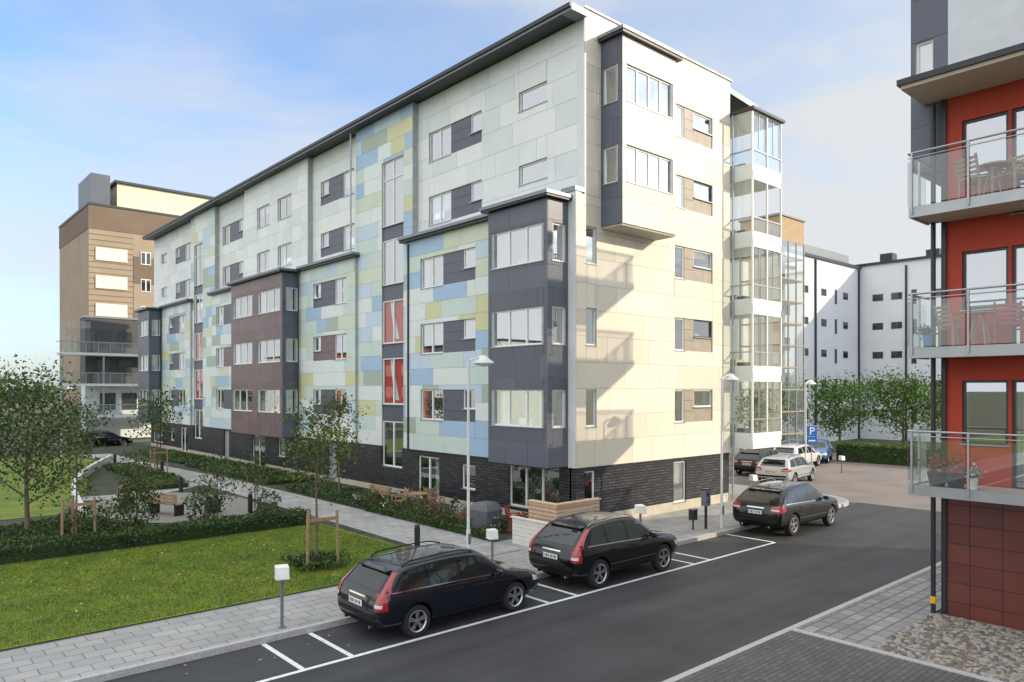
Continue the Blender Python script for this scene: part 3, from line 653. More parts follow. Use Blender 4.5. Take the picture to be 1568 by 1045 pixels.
hedge('low_hedge',-3,12.2,24.6,25.7,.62,16000,.05)
hedge('low_hedge',1,6.2,25.8,29.5,.55,9000,.06,(.5,.35,.15,0))
hedge('groundcover_planting',10.9,12.6,40.5,50,.45,5000,.06,(.3,.4,.3,0)); hedge('groundcover_planting',15.2,18.0,36,49,.42,7000,.07,(.35,.4,.25,0)); hedge('groundcover_planting',15.2,17.4,26,34,.38,6000,.06,(.3,.4,.3,0),mats=[LV[0],LV[1],LV[5],LV[3]])
hedge('yellow_flower_bed',9.6,12.2,37.9,40.8,.45,3000,.05,(.2,.3,.2,.3)); hedge('groundcover_planting',15.3,17.8,50,60,.4,3500,.08,(.3,.4,.3,0))
bush('groundcover_plant',9.3,18.7,.85,.35,1400,.05)
hedge('garden_hedge_strip',14.95,15.25,17.9,26,.42,3500,.045,(.4,.4,.2,0))
for i in range(60):
    x=random.uniform(15.4,18.2) if i%2 else random.uniform(15.3,15.9); y=random.uniform(18.4,27.5); r=random.uniform(.15,.38)
    k=random.choice([0,0,1,2,3]); mats=[LV[0],LV[1],LV[2],[LV[2],LV[4],LV[3],LV[5],PINK,FLW][k if i%3 else random.choice([4,5,3])]]
    bush('flowering_plant',x,y,r,r*random.uniform(1.2,2.6),170,.045,(.25,.3,.2,.25),mats)
n=60000; gx=rng.uniform(1.0,12.3,n); gy=rng.uniform(16.6,24.5,n); keep=gx<12.3-np.clip(17.8-gy,0,2)*.9; gx=gx[keep];gy=gy[keep];n=len(gx)
a=rng.uniform(0,6.28,n); hh=rng.uniform(.025,.06,n); wd=.009; B=np.column_stack([gx,gy,np.full(n,.14)]); D=np.column_stack([np.cos(a)*wd,np.sin(a)*wd,np.zeros(n)]); T=B+np.column_stack([rng.normal(0,.02,n),rng.normal(0,.02,n),hh])
V=np.stack([B-D,B+D,T],1).reshape(-1,3); me=bpy.data.meshes.new('lawn_grass_blades'); me.from_pydata(V.tolist(),[],np.arange(n*3).reshape(-1,3).tolist())
GB=[leafmat('grass_blade',(.09,.17,.008),.25),leafmat('grass_blade_light',(.19,.24,.015),.25)]
for m in GB: me.materials.append(m)
me.polygons.foreach_set('material_index',rng.choice(2,n,p=[.6,.4]).astype(np.int32)); me.update(); COL.objects.link(bpy.data.objects.new('lawn_grass_blades',me))
LDRY=mat('leaf_dry',lin(196,168,110),.8)
nL=260; leafmesh('fallen_leaves',np.column_stack([rng.uniform(1,12,nL),rng.uniform(16.8,24.3,nL),np.full(nL,.19)]),.035,[LV[3],LDRY],[.5,.5],None,up=4)
nL=120; leafmesh('fallen_leaves',np.column_stack([rng.uniform(-2,16,nL),13.2+rng.uniform(-.9,.8,nL)**3+.2,np.full(nL,.012)]),.03,[LV[3],LDRY],[.5,.5],None,up=12)
PM=(.2,.45,.35,0)
tree('maple_tree',58.5,26.5,5.0,2.3,1.2,6500,.11,PM,.12,nl=16,z0=0,seed=21,mats=GRV); tree('maple_tree',62,23,5.2,2.4,1.3,6500,.11,PM,.12,nl=16,z0=0,seed=22,mats=GRV)
tree('maple_tree',47.5,27.2,4.2,1.6,1.2,2600,.11,PM,.1,nl=14,z0=0,seed=23,mats=GRV); tree('maple_tree',60,19,4.8,2.0,1.4,4500,.11,PM,.12,nl=14,z0=0,seed=25,mats=GRV)
tree('maple_tree',36.5,33,4.6,1.8,1.2,2200,.12,PM,.1,nl=14,z0=0,seed=26,mats=GRV)
hedge('clipped_hedge',51.0,52.4,8,23.5,1.25,9000,.09,z0=0,mats=GRV)
C=[]
for i in range(220):
    t=random.random()
    c=np.array([-260+520*t if i%2 else 150+random.random()*250, 330+random.uniform(-20,20) if i%2 else 300*random.random()-60, 3]); C.append(c+rng.normal(size=(60,3))*np.array([7,5,3]))
leafmesh('distant_tree_mass',np.concatenate(C),1.3,LV[:3],[.5,.4,.1])

# ============================================================ vehicles
BLACKP=mat('car_paint_black',(.003,.0035,.005),.3,amt=.1,coat=1,spec=.2)
WHITEP=mat('car_paint_white',(.7,.7,.7),.3,amt=.02,coat=1)
SILVP=mat('car_paint_silver',(.5,.52,.54),.3,.4,amt=.02,coat=1)
BLUEP=mat('car_paint_blue',(.03,.12,.32),.3,amt=.02,coat=1)
NAVYP=mat('car_paint_navy',(.004,.006,.013),.3,amt=.1,coat=1,spec=.2)
CARG=mat('car_glass',(.012,.018,.018),.03,amt=.1,spec=.9,coat=0)
TRIM=mat('car_trim_black',(.010,.010,.010),.6,spec=.3)
TYRE=mat('tyre_rubber',(.018,.018,.018),.85)
ALLOY=mat('alloy_wheel',(.55,.56,.58),.28,.85,amt=.03)
CHROME=mat('chrome',(.75,.76,.78),.12,1,amt=.02)
TAIL=mat('tail_lamp_red',(.34,.010,.008),.2,amt=.1,coat=1)
TAILW=mat('lamp_clear',(.6,.62,.64),.1,coat=1)
PLATE=mat('number_plate',(.75,.75,.73),.4,amt=.02); PBLUE=mat('plate_blue',(.02,.06,.4),.4); INK=mat('plate_ink',(.02,.02,.02),.5)
PROF={'wagon':[(0,.44,.80,.60,.64),(.008,.36,.90,.76,.80),(.022,.28,.955,.90,.95),(.045,.25,.98,.95,1.03),(.085,.24,.99,.955,1.24),(.12,.24,1,.955,1.40),(.17,.24,1,.955,1.445),(.3,.22,1,.95,1.48),(.45,.22,1,.94,1.50),(.55,.22,1,.93,1.485),(.61,.22,1,.92,1.44),(.66,.22,1,.915,1.29),(.71,.22,1,.91,1.11),(.75,.23,1,.90,.985),(.80,.23,.995,.87,.94),(.88,.24,.98,.82,.885),(.94,.25,.94,.75,.81),(.975,.27,.88,.66,.71),(.992,.31,.80,.56,.60),(1,.38,.70,.50,.53)],
'suv':[(0,.48,.80,.62,.66),(.008,.38,.90,.78,.82),(.024,.30,.955,.90,.95),(.05,.27,.98,.96,1.04),(.10,.26,.99,.965,1.22),(.155,.26,1,.965,1.385),(.20,.26,1,.96,1.43),(.3,.24,1,.95,1.475),(.43,.24,1,.935,1.50),(.53,.24,1,.92,1.485),(.59,.24,1,.91,1.44),(.64,.24,1,.905,1.30),(.69,.24,1,.90,1.13),(.735,.25,1,.89,1.01),(.79,.25,.995,.875,.965),(.88,.26,.98,.84,.915),(.94,.27,.94,.78,.85),(.975,.29,.88,.70,.75),(.992,.33,.80,.60,.64),(1,.40,.70,.52,.55)]}
def car(x,y,heading,L,Wd,H,paint,kind='wagon',name='parked_car',wr=.33,z=0,tail='vert'):
    g=grp(name,(x,y,z),heading); k=H/1.5; hw=Wd/2; P=PROF[kind]
    rings=[]
    for (fx,zb,wf,belt,top) in P:
        w=hw*wf; zb*=k;belt*=k;top*=k; hc=top-belt; wt=w*(.955-.44*hc/k)
        wb=w*.955
        pts=[(0,zb),(w*.8,zb),(w*.955,zb+.07),(w*.995,zb+.35*(belt-zb)),(w*1.0,zb+.68*(belt-zb)),(w*.985,belt-.06*k),(wb,belt),(wt+(wb-wt)*.10,top-.10*hc-.012),(wt*.88,top-.008),(0,top+.018*k)]
        rings.append([(fx*L,-a,b) for a,b in pts]+[(fx*L,a,b) for a,b in reversed(pts[1:-1])])
    n=len(rings[0]); V=[p for r in rings for p in r]; F=[]
    for i in range(len(rings)-1):
        for j in range(n): F.append((i*n+j,(i+1)*n+j,(i+1)*n+(j+1)%n,i*n+(j+1)%n))
    F.append(tuple(range(n))); F.append(tuple(reversed([(len(rings)-1)*n+j for j in range(n)])))
    me=bpy.data.meshes.new('car_cage'); me.from_pydata(V,[],F); me.materials.append(paint); me.materials.append(TRIM)
    cr=me.attributes.new('crease_edge','FLOAT','EDGE')
    for e in me.edges:
        a,b=e.vertices; ja,jb=a%n,b%n
        if ja==jb and ja in(6,n-6): cr.data[e.index].value=.45
    me.update(); o=bpy.data.objects.new('tmpcar',me); COL.objects.link(o)
    ss=o.modifiers.new('s','SUBSURF'); ss.levels=2; ss.render_levels=2
    fr,ff=(.205,.80) if kind=='wagon' else (.20,.805)
    cm=MB()
    for fx in(fr,ff):
        for sd in(-1,1): cm.cyl((fx*L,sd*(hw+.2),wr+.01),(fx*L,sd*(hw-.30),wr+.01),wr+.055,wr+.055,TRIM,36)
    c=cm.build('tmpcut'); c.data.materials.clear(); c.data.materials.append(paint); c.data.materials.append(TRIM); c.data.polygons.foreach_set('material_index',[1]*len(c.data.polygons))
    bo=o.modifiers.new('b','BOOLEAN'); bo.object=c; bo.operation='DIFFERENCE'; bo.solver='EXACT'
    dg=bpy.context.evaluated_depsgraph_get(); body=bpy.data.meshes.new_from_object(o.evaluated_get(dg))
    bpy.data.objects.remove(o); bpy.data.objects.remove(c)
    body.polygons.foreach_set('use_smooth',[True]*len(body.polygons)); body.set_sharp_from_angle(angle=math.radians(38)); body.name='body'
    bo=bpy.data.objects.new('body',body); COL.objects.link(bo); bo.parent=g
    bvh=BVHTree.FromPolygons([v.co.copy() for v in body.vertices],[tuple(p.vertices) for p in body.polygons])
    def hit(d,u,v,off):
        if d=='S': o_,dr=Vector((u,-3,v)),Vector((0,1,0))
        elif d=='R': o_,dr=Vector((-3,u,v)),Vector((1,0,0))
        else: o_,dr=Vector((L+3,u,v)),Vector((-1,0,0))
        h,nr,_,_=bvh.ray_cast(o_,dr)
        if h is None: return None
        if nr.dot(dr)>0: nr=-nr
        return h+nr*off
    ip=lambda i,fx:float(np.interp(fx,[p[0] for p in P],[p[i] for p in P]))*k
    mb=MB()
    def patch(d,c,off,m,nu=8,nv=5,both=True):
        G=[[hit(d,*( (Vector(c[0]).lerp(Vector(c[1]),i/nu)).lerp(Vector(c[3]).lerp(Vector(c[2]),i/nu),j/nv)),off) for i in range(nu+1)] for j in range(nv+1)]
        for j in range(nv):
            for i in range(nu):
                q=[G[j][i],G[j][i+1],G[j+1][i+1],G[j+1][i]]
                if any(p is None for p in q) : continue
                if max((q[a]-q[b_]).length for a,b_ in((0,1),(1,2),(2,3),(3,0)))>.35: continue
                mb.face(q,m)
                if both: mb.face([Vector((p.x,-p.y,p.z)) for p in q],m)
    def side(f0b,f1b,f0t,f1t,m,off,eb=.03,et=.115):
        patch('S',[(f0b*L,ip(3,f0b)+eb),(f1b*L,ip(3,f1b)+eb),(f1t*L,ip(4,f1t)-et),(f0t*L,ip(4,f0t)-et)],off,m,10,5)
    r0=.075 if kind=='wagon' else .10
    side(r0+.012,.268,r0+.075,.262,CARG,.006); side(.285,.455,.277,.452,CARG,.006); side(.468,.672,.465,.592,CARG,.006)
    def strip(d,pts,wdt,off,m,both=True):
        for (p,q) in zip(pts[:-1],pts[1:]):
            p=Vector(p);q=Vector(q);t=(q-p)
            if t.length<1e-5: continue
            nn=Vector((-t.y,t.x)).normalized()*wdt/2
            patch(d,[p-nn,q-nn,q+nn,p+nn],off,m,max(2,int(t.length/.1)),1,both)
    strip('S',[(f*L,ip(3,f)+.018) for f in np.linspace(r0+.0,.685,12)],.016,.008,CHROME if paint is not WHITEP else TRIM)
    for f0,f1 in((.276,.276),(.462,.462),(.69,.70)): strip('S',[(f0*L,ip(3,f0)+.01),(f1*L,.62*k),(f1*L,.36*k)],.011,.004,TRIM)
    strip('S',[((fr+.09)*L,.33*k),((ff-.09)*L,.33*k)],.05,.010,TRIM)
    strip('S',[((fr+.09)*L,.50*k),((ff-.09)*L,.50*k)],.018,.008,TRIM if kind=='wagon' else CHROME)
    for f in(.30,.485):
        h=hit('S',f*L+.08,.82*k,.02)
        if h:
            for sd in(1,-1): mb.box(h.x-.09,h.x+.09,sd*h.y-.012,sd*h.y+.012,h.z-.014,h.z+.014,paint)
    zt=ip(4,.12 if kind=='wagon' else .155)
    patch('R',[(-hw*.70,1.0*k),(hw*.70,1.0*k),(hw*.60,zt-.07),(-hw*.60,zt-.07)],.006,CARG,12,8,False)
    patch('F',[(-hw*.80,1.0*k),(hw*.80,1.0*k),(hw*.62,1.41*k),(-hw*.62,1.41*k)],.006,CARG,12,8,False)
    if tail=='vert':
        patch('R',[(-hw*.95,.66*k),(-hw*.76,.66*k),(-hw*.79,.98*k),(-hw*.93,.98*k)],.012,TAIL,6,6); patch('R',[(-hw*.93,.98*k),(-hw*.79,.98*k),(-hw*.70,1.32*k),(-hw*.76,1.32*k)],.012,TAIL,3,8)
        patch('S',[(.012*L,.66*k),(.05*L,.66*k),(.045*L,.95*k),(.02*L,.95*k)],.012,TAIL,4,5); patch('R',[(-hw*.94,.72*k),(-hw*.77,.72*k),(-hw*.77,.78*k),(-hw*.94,.78*k)],.016,TAILW,4,2)
    else:
        patch('R',[(-hw*.95,.76*k),(-hw*.55,.76*k),(-hw*.60,.92*k),(-hw*.94,.96*k)],.012,TAIL,6,5); patch('S',[(.015*L,.74*k),(.085*L,.80*k),(.07*L,.90*k),(.025*L,.92*k)],.012,TAIL,6,4); patch('R',[(-hw*.9,.80*k),(-hw*.62,.80*k),(-hw*.62,.84*k),(-hw*.9,.84*k)],.016,TAILW,4,2)
    patch('R',[(-hw*.8,.47*k),(hw*.8,.47*k),(hw*.8,.56*k),(-hw*.8,.56*k)],.006,TRIM,10,2,False)
    patch('R',[(-hw*.72,.29*k),(hw*.72,.29*k),(hw*.76,.40*k),(-hw*.76,.40*k)],.008,TRIM,10,3,False)
    patch('R',[(-.32,.84*k),(.32,.84*k),(.32,.87*k),(-.32,.87*k)],.012,CHROME,6,1,False)
    h=hit('R',0,.72*k,.02)
    if h:
        mb.box(h.x-.012,h.x,-.27,.27,h.z-.06,h.z+.06,PLATE); mb.box(h.x-.014,h.x-.012,.225,.268,h.z-.055,h.z+.055,PBLUE)
        for i in range(6):
            c=.17-i*.068-(.02 if i>2 else 0)
            if i%2: mb.box(h.x-.015,h.x-.012,c-.02,c+.02,h.z-.035,h.z+.035,INK)
            else: mb.box(h.x-.015,h.x-.012,c-.02,c-.008,h.z-.035,h.z+.035,INK);mb.box(h.x-.015,h.x-.012,c-.006,c+.02,h.z+.022,h.z+.035,INK);mb.box(h.x-.015,h.x-.012,c-.006,c+.02,h.z-.01,h.z+.004,INK)
    for sd in(-.5,.5): mb.cyl((.02,sd,.30*k),(.2,sd,.30*k),.035,.035,CHROME,10)
    patch('F',[(-hw*.90,.60*k),(-hw*.50,.56*k),(-hw*.48,.68*k),(-hw*.84,.75*k)],.010,TAILW,6,4); patch('F',[(-hw*.36,.50*k),(hw*.36,.50*k),(hw*.40,.66*k),(-hw*.40,.66*k)],.010,TRIM,8,4,False); patch('F',[(-hw*.7,.30*k),(hw*.7,.30*k),(hw*.74,.42*k),(-hw*.74,.42*k)],.008,TRIM,8,3,False)
    patch('S',[(.925*L,.60*k),(.975*L,.58*k),(.965*L,.67*k),(.92*L,.73*k)],.010,TAILW,5,3)
    mb.build('glass_lamps_trim',g,smooth=30)
    mb=MB()
    for sd in(-1,1):
        fs=[.16,.2,.3,.4,.5,.57]; pr=[]
        for f in fs: pr.append(Vector((f*L,sd*hw*.66,ip(4,f)+(.035 if f not in(.16,.57) else -.02))))
        for a,b in zip(pr[:-1],pr[1:]): mb.cyl(a,b,.016,.016,TRIM if kind=='wagon' else LGM,6)
        M=Matrix.Translation((.665*L,sd*(hw+.09),.99*k)); base=len(mb.v)
        kk=mb.mi(paint)
        for (s_,hx) in [(.02,-.06),(.9,-.055),(1,0),(.75,.06),(.1,.10)]:
            for j in range(12):
                t=2*math.pi*j/12; mb.v.append(tuple(M@Vector((hx,math.copysign(abs(math.cos(t))**.7,math.cos(t))*.11*s_,math.copysign(abs(math.sin(t))**.7,math.sin(t))*.075*s_))))
        for q in range(4):
            for j in range(12): mb.f.append((base+q*12+j,base+q*12+(j+1)%12,base+(q+1)*12+(j+1)%12,base+(q+1)*12+j)); mb.m.append(kk)
        mb.cyl((.675*L,sd*(hw-.05),.95*k),(.67*L,sd*(hw+.06),.97*k),.025,.02,TRIM,6)
    fs=.105 if kind=='wagon' else .14
    mb.obox(Matrix.Translation((fs*L,0,ip(4,fs)+.015))@Matrix.Rotation(-.12,4,'Y'),.18,hw*1.2,.025,paint)
    mb.cyl((.2*L,0,ip(4,.2)),(.18*L,0,ip(4,.2)+.12),.008,.004,TRIM,5)
    mb.build('mirrors_and_rails',g,smooth=50)
    for fx in(fr,ff):
        for sd in(-1,1):
            mb=MB(); yc=sd*(hw-.125); t=.105
            mb.lathe((0,0,0),[(wr*.66,-t),(wr*.8,-t-.006),(wr*.95,-t+.004),(wr,-t+.03),(wr,t-.03),(wr*.95,t-.004),(wr*.8,t+.006),(wr*.66,t)],TYRE,36,'y')
            mb.lathe((0,0,0),[(wr*.66,sd*t),(wr*.64,sd*(t-.012)),(wr*.60,sd*(t-.02)),(wr*.585,sd*(t-.09)),(.001,sd*(t-.10))],TRIM,36,'y')
            mb.lathe((0,0,0),[(wr*.685,sd*(t+.002)),(wr*.655,sd*(t+.004)),(wr*.60,sd*(t-.014)),(wr*.59,sd*(t-.04))],ALLOY,36,'y')
            mb.lathe((0,0,0),[(wr*.17,sd*(t-.045)),(wr*.15,sd*(t-.012)),(.001,sd*(t-.010))],ALLOY,14,'y')
            for i in range(5):
                for dd in(-.16,.16):
                    a=2*math.pi*i/5+dd+.3; M=Matrix.Translation((math.cos(a)*wr*.37,sd*(t-.028),math.sin(a)*wr*.37))@Matrix.Rotation(-a,4,'Y'); mb.obox(M,wr*.52,.022,.034,ALLOY)
            mb.build('wheel',g,smooth=40,loc=(fx*L,yc,wr))
    return g
car(7.45,13.22,0,4.45,1.84,1.50,NAVYP,'wagon',wr=.325)
car(13.0,13.24,0,4.35,1.88,1.66,BLACKP,'suv',wr=.365)
car(22.9,13.3,0,4.6,1.95,1.68,BLACKP,'suv',wr=.37,tail='horiz')
car(35.2,19.5,math.radians(8),4.5,1.85,1.52,SILVP,'wagon',tail='horiz')
car(38.0,22.6,math.radians(8),4.4,1.85,1.5,NAVYP,'wagon',tail='horiz')
car(43.2,23.2,math.radians(5),4.5,1.85,1.5,WHITEP,'wagon',tail='horiz')
car(52.0,25.0,math.radians(200),4.3,1.82,1.5,BLUEP,'suv',tail='horiz')
car(13.2,70.5,math.radians(10),4.5,1.84,1.45,BLACKP,'wagon',tail='horiz')

# ============================================================ street furniture
WPOLE=mat('painted_steel_white',lin(214,216,216),.45,amt=.04); GPOLE=mat('painted_steel_grey',lin(110,114,118),.45,amt=.04)
LAMPG=mat('lamp_diffuser',lin(232,232,226),.3)
def lamp(x,y,h,z0=.12,arm=(.55,0),m=WPOLE):
    mb=MB(); mb.cyl((0,0,0),(0,0,.9),.065,.06,m,12); mb.cyl((0,0,.9),(0,0,h),.045,.035,m,12)
    ax,ay=arm; pr=[Vector((0,0,h-.05)),Vector((ax*.4,ay*.4,h+.06)),Vector((ax*.8,ay*.8,h+.08))]
    mb.cyl(pr[0],pr[1],.03,.025,m,8); mb.cyl(pr[1],pr[2],.025,.025,m,8)
    c=(ax,ay,h); mb.lathe(c,[(.001,.16),(.10,.14),(.17,.06),(.30,-.04),(.31,-.08),(.26,-.08)],m,24); mb.lathe(c,[(.26,-.075),(.2,-.13),(.001,-.16)],LAMPG,20)
    mb.box(-.05,.05,-.07,-.06,.5,.8,GPOLE); o=mb.build('street_lamp',smooth=50); o.location=(x,y,z0); return o
lamp(12.85,16.4,5.72); lamp(22.6,14.4,5.3); lamp(39.9,20.0,5.4,0); lamp(10.6,61,5,.13)
def bollard(x,y,z0=.12,h=1.25):
    mb=MB(); mb.cyl((0,0,0),(0,0,h-.22),.035,.035,GPOLE,10); mb.box(-.07,.07,-.07,.07,0,.02,GPOLE)
    v=[(-.13,-.13,h-.22),(.13,-.13,h-.22),(.13,.13,h-.22),(-.13,.13,h-.22),(-.13,-.10,h),(.13,-.10,h),(.13,.13,h+.02),(-.13,.13,h+.02)]
    for q in((0,3,2,1),(4,5,6,7),(0,1,5,4),(1,2,6,5),(2,3,7,6),(3,0,4,7)): mb.face([v[j] for j in q],LAMPG)
    mb.box(-.135,.135,-.135,.135,h-.24,h-.22,WPOLE); o=mb.build('bollard_light'); o.location=(x,y,z0); o.rotation_euler=(0,0,-.3)
bollard(6.4,14.35); bollard(13.15,15.7,h=.95); bollard(18.2,14.5); bollard(44,19.8,0,1.0); bollard(30.2,17.6,h=1.0)
def post(x,y,h=.75,z0=.13,r=.09):
    mb=MB(); mb.lathe((0,0,0),[(r,0),(r,h-.08),(r*.8,h-.07),(r*.8,h-.04),(r*1.02,h-.035),(r*.9,h),(.001,h+.01)],DARKM,16); o=mb.build('bollard_post',smooth=40); o.location=(x,y,z0)
for p in((12.6,18.6),(11.2,36.3),(12.0,52),(12.9,45.2),(11.4,28.5)): post(*p)
mb=MB(); mb.cyl((0,0,0),(0,0,.85),.05,.05,DARKM,10); mb.box(-.14,.14,-.1,.1,.8,1.35,GPOLE); mb.box(-.15,.15,-.11,.11,1.35,1.40,DARKM); mb.box(-.09,.09,-.105,-.1,1.12,1.28,DG); mb.box(-.1,.1,-.106,-.1,.9,1.05,PBLUE)
o=mb.build('parking_meter'); o.location=(22.15,14.75,.12)
mb=MB(); mb.cyl((0,0,0),(0,0,.35),.03,.03,DARKM,8); mb.box(-.12,.12,-.1,.1,.35,.7,DARKM); mb.box(-.13,.13,-.11,.11,.7,.73,GPOLE); o=mb.build('litter_bin'); o.location=(21.6,14.9,.12)
mb=MB(); mb.cyl((0,0,0),(0,0,3.0),.03,.03,LGM,8); SB=mat('sign_blue',(.01,.14,.5),.4); mb.box(-.3,.3,-.05,-.035,2.3,2.9,SB); mb.box(-.3,.3,-.05,-.035,1.85,2.25,SB); mb.box(-.32,.32,-.034,-.03,2.28,2.92,PLATE)
mb.box(-.12,-.05,-.056,-.05,2.38,2.82,PLATE); mb.box(-.05,.1,-.056,-.05,2.75,2.82,PLATE); mb.box(-.05,.1,-.056,-.05,2.57,2.64,PLATE); mb.box(.1,.16,-.056,-.05,2.6,2.79,PLATE); mb.box(-.2,.2,-.056,-.05,2.0,2.08,PLATE)
o=mb.build('parking_sign'); o.location=(41.2,20.3,0); o.rotation_euler=(0,0,-.7)
TANW=mat('tan_lattice',lin(206,178,150),.7,amt=.1,scale=6)
WPL=mat('white_planks',lin(216,214,208),.6,amt=.06,scale=8)
mb=MB()
for i in range(6):
    z=.12+i*.135; mb.box(15.45,15.48,15.75,17.45,z,z+.125,WPL); mb.box(15.482,16.9,15.75,15.78,z,z+.125,WPL)
for p in((15.5,15.8),(15.5,17.4),(16.85,15.8),(16.2,15.8)): mb.box(p[0],p[0]+.06,p[1],p[1]+.06,.12,.93,WPL)
mb.box(15.4,16.95,15.7,15.85,.935,.97,WPL); mb.box(15.4,15.55,15.852,17.5,.935,.97,WPL)
mb.build('white_plank_fence')
TAND2=mat('tan_dark',lin(160,126,98),.8)
mb=MB(); mb.box(16.3,18.3,16.3,16.42,.12,1.35,TANW); mb.box(16.3,16.42,16.422,17.6,.12,1.35,TANW)
for i in range(9): mb.box(16.27,18.32,16.27,16.3,.2+i*.13,.21+i*.13,TAND2); mb.box(16.27,16.3,16.302,17.6,.2+i*.13,.21+i*.13,TAND2)
mb.box(16.25,18.35,16.25,16.47,1.35,1.39,TANW); mb.box(16.25,16.47,16.472,17.62,1.35,1.39,TANW); mb.build('terrace_screen_wall')
COVER=mat('grill_cover',lin(92,96,102),.6,amt=.15,bump=.6,bscale=6)
mb=MB(); mb.lathe((0,0,0),[(.50,.06),(.49,.3),(.52,.62),(.56,.80),(.50,.92),(.36,1.04),(.30,1.06),(.001,1.08)],COVER,4); mb.cyl((-.2,-.2,0),(-.2,-.2,.2),.03,.03,DARKM); mb.cyl((.2,-.2,0),(.2,-.2,.2),.03,.03,DARKM); mb.cyl((.2,.2,0),(.2,.2,.2),.03,.03,DARKM)
o=mb.build('covered_barbecue',smooth=25); o.location=(15.8,19.2,.13); o.rotation_euler=(0,0,.95)
chair((16.9,23.6,.13),.5,WOOD); chair((17.3,24.6,.13),2.4,WOOD); table((16.6,24.4,.13),.42,WOOD); chair((16.0,24.9,.13),-1.8,WOOD); chair((16.6,18.6,.13),1.2,REDC)
FLB=mat('blue_pot',lin(70,110,170),.4)
def pot(x,y,r,h,m,z0=.13,plant=True,fl=None):
    g=grp('potted_plant',(x,y,z0)); mb=MB(); mb.lathe((0,0,0),[(.001,0),(r*.7,0),(r,h),(r*1.05,h),(r*.9,h-.02),(.001,h-.03)],m,16); mb.build('pot',g,smooth=40)
    u=rng.normal(size=(220,3))*np.array([r*.7,r*.7,r*.6])+np.array([0,0,h+r*.8]); leafmesh('foliage',u,.035,[LV[1],LV[2],fl or LV[2]],[.3,.2,.5],g)
for p in((15.9,20.4,FLB,PINK),(16.3,21.2,POT,FLW),(16.9,20.7,WPL,FLO),(15.8,22.2,POT,PINK),(16.9,22.2,WPL,FLW),(17.5,21.6,FLB,FLO),(16.0,25.9,POT,FLW),(17.9,27.0,WPL,PINK)): pot(p[0],p[1],random.uniform(.14,.22),random.uniform(.25,.45),p[2],fl=p[3])
pot(16.75,5.55,.19,.3,DARKM,2.98,fl=PINK); pot(16.75,5.2,.19,.3,DARKM,2.98,fl=PINK); pot(16.75,4.9,.11,.25,WPL,2.98,fl=FLW); pot(16.8,5.75,.1,.3,FLB,5.85)
def bench(x,y,rz):
    mb=MB()
    for i in range(4): mb.box(-.8,.8,-.2+i*.11,-.11+i*.11,.42,.46,WOOD)
    for xx in(-.65,.65): mb.box(xx-.03,xx+.03,-.2,.22,0,.42,DARKM)
    for i in range(3): mb.box(-.8,.8,.24,.27,.5+i*.12,.59+i*.12,WOOD)
    for xx in(-.65,.65): mb.box(xx-.02,xx+.02,.21,.24,.4,.84,DARKM)
    o=mb.build('park_bench'); o.location=(x,y,.15); o.rotation_euler=(0,0,rz)
bench(8.2,33.5,1.2); bench(8.8,30.2,2.0); bench(16.4,26.6,1.57)
mb=MB(); mb.box(-.25,.25,-.2,.2,0,.45,DARKM); mb.box(-.28,.28,-.22,.22,.45,.5,DARKM); mb.cyl((.1,0,.5),(.1,0,.6),.05,.05,DARKM); o=mb.build('planter_box'); o.location=(10.3,29.5,.15)

# ============================================================ sky / light / camera
EL=math.radians(21); D=Vector((-.8,1,-math.tan(EL)*1.28))
L=bpy.data.lights.new('sun','SUN'); L.energy=4.3; L.angle=math.radians(.5); L.color=(1,.84,.62)
lo=bpy.data.objects.new('sun',L); COL.objects.link(lo); lo.rotation_euler=D.to_track_quat('-Z','Y').to_euler(); lo.location=(30,-30,40)
wd=bpy.data.worlds.new('World'); S.world=wd; wd.use_nodes=True; nt=wd.node_tree; nt.nodes.clear()
out=N(nt,'ShaderNodeOutputWorld'); bg=N(nt,'ShaderNodeBackground'); bg.inputs[1].default_value=.112
sk=N(nt,'ShaderNodeTexSky'); sk.sky_type='NISHITA'; sk.sun_disc=False; sk.sun_elevation=EL; sk.sun_rotation=math.radians(141.3); sk.air_density=1.0; sk.dust_density=1.5; sk.ozone_density=1.5
tc=N(nt,'ShaderNodeTexCoord'); mp=N(nt,'ShaderNodeMapping'); mp.inputs['Scale'].default_value=(1.0,1.6,4.5); mp.inputs['Rotation'].default_value=(0,.15,.5)
nt.links.new(tc.outputs['Generated'],mp.inputs[0]); no=N(nt,'ShaderNodeTexNoise'); no.inputs['Scale'].default_value=1.3; no.inputs['Detail'].default_value=6; no.inputs['Roughness'].default_value=.55; no.inputs['Distortion'].default_value=.4; nt.links.new(mp.outputs[0],no.inputs['Vector'])
def MR(src,a,b,c,d):
    m=N(nt,'ShaderNodeMapRange'); m.interpolation_type='SMOOTHSTEP'
    for i,v in enumerate((a,b,c,d)): m.inputs[i+1].default_value=v
    nt.links.new(src,m.inputs[0]); return m.outputs[0]
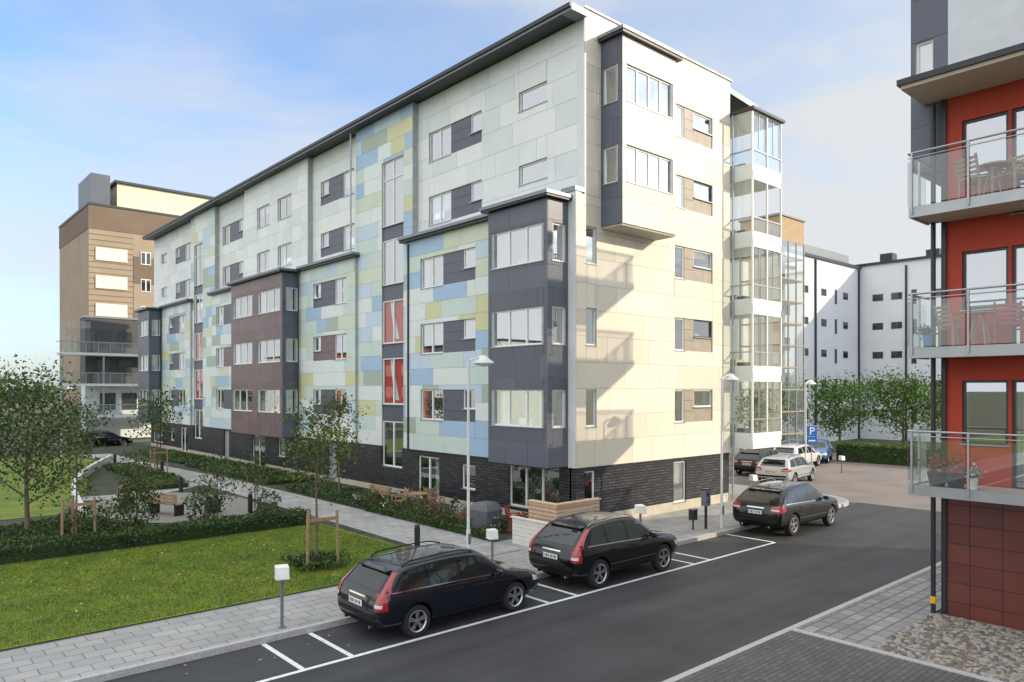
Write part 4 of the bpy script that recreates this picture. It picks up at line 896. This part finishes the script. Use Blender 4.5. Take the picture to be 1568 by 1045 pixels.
def MA(op,a,b):
    m=N(nt,'ShaderNodeMath'); m.operation=op
    for i,v in enumerate((a,b)):
        if isinstance(v,(int,float)): m.inputs[i].default_value=v
        else: nt.links.new(v,m.inputs[i])
    return m.outputs[0]
sp=N(nt,'ShaderNodeSeparateXYZ'); nt.links.new(tc.outputs['Generated'],sp.inputs[0])
cl=MR(no.outputs['Fac'],.38,.70,.0,.65); hz=MR(sp.outputs[0],.1,.95,.0,.5); lo_=MR(sp.outputs[2],.0,.28,.35,.0)
# brightness added out of view for shaded facades: veil overhead and to the west
sky_fill=MA('ADD',MR(sp.outputs[2],.42,.7,0,1),MR(sp.outputs[0],0.05,-.3,0,1)); fac=N(nt,'ShaderNodeClamp'); nt.links.new(MA('ADD',MA('ADD',MA('ADD',cl,hz),lo_),sky_fill),fac.inputs[0])
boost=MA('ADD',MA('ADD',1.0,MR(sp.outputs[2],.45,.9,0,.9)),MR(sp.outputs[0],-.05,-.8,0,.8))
vs=N(nt,'ShaderNodeVectorMath'); vs.operation='MULTIPLY'; vs.inputs[1].default_value=(1.9,2.35,2.85); nt.links.new(sk.outputs[0],vs.inputs[0])
mx=N(nt,'ShaderNodeMix'); mx.data_type='RGBA'; nt.links.new(fac.outputs[0],mx.inputs[0]); nt.links.new(vs.outputs[0],mx.inputs[6]); mx.inputs[7].default_value=(6.9,7.1,7.35,1)
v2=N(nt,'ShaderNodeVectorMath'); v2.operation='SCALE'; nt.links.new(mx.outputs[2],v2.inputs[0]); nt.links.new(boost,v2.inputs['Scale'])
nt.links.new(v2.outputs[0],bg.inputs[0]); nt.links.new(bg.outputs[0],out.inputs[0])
cam=bpy.data.cameras.new('camera'); co=bpy.data.objects.new('camera',cam); COL.objects.link(co); S.camera=co
cam.sensor_width=36; cam.lens=36*1120/1568; cam.shift_y=74.5/1568; cam.clip_end=5000; cam.clip_start=.1
co.location=(0,0,5.0); f=Vector((.6626,.749,0)); co.rotation_euler=f.to_track_quat('-Z','Y').to_euler()
S.view_settings.view_transform='Standard'; S.view_settings.look='None'; S.view_settings.exposure=0
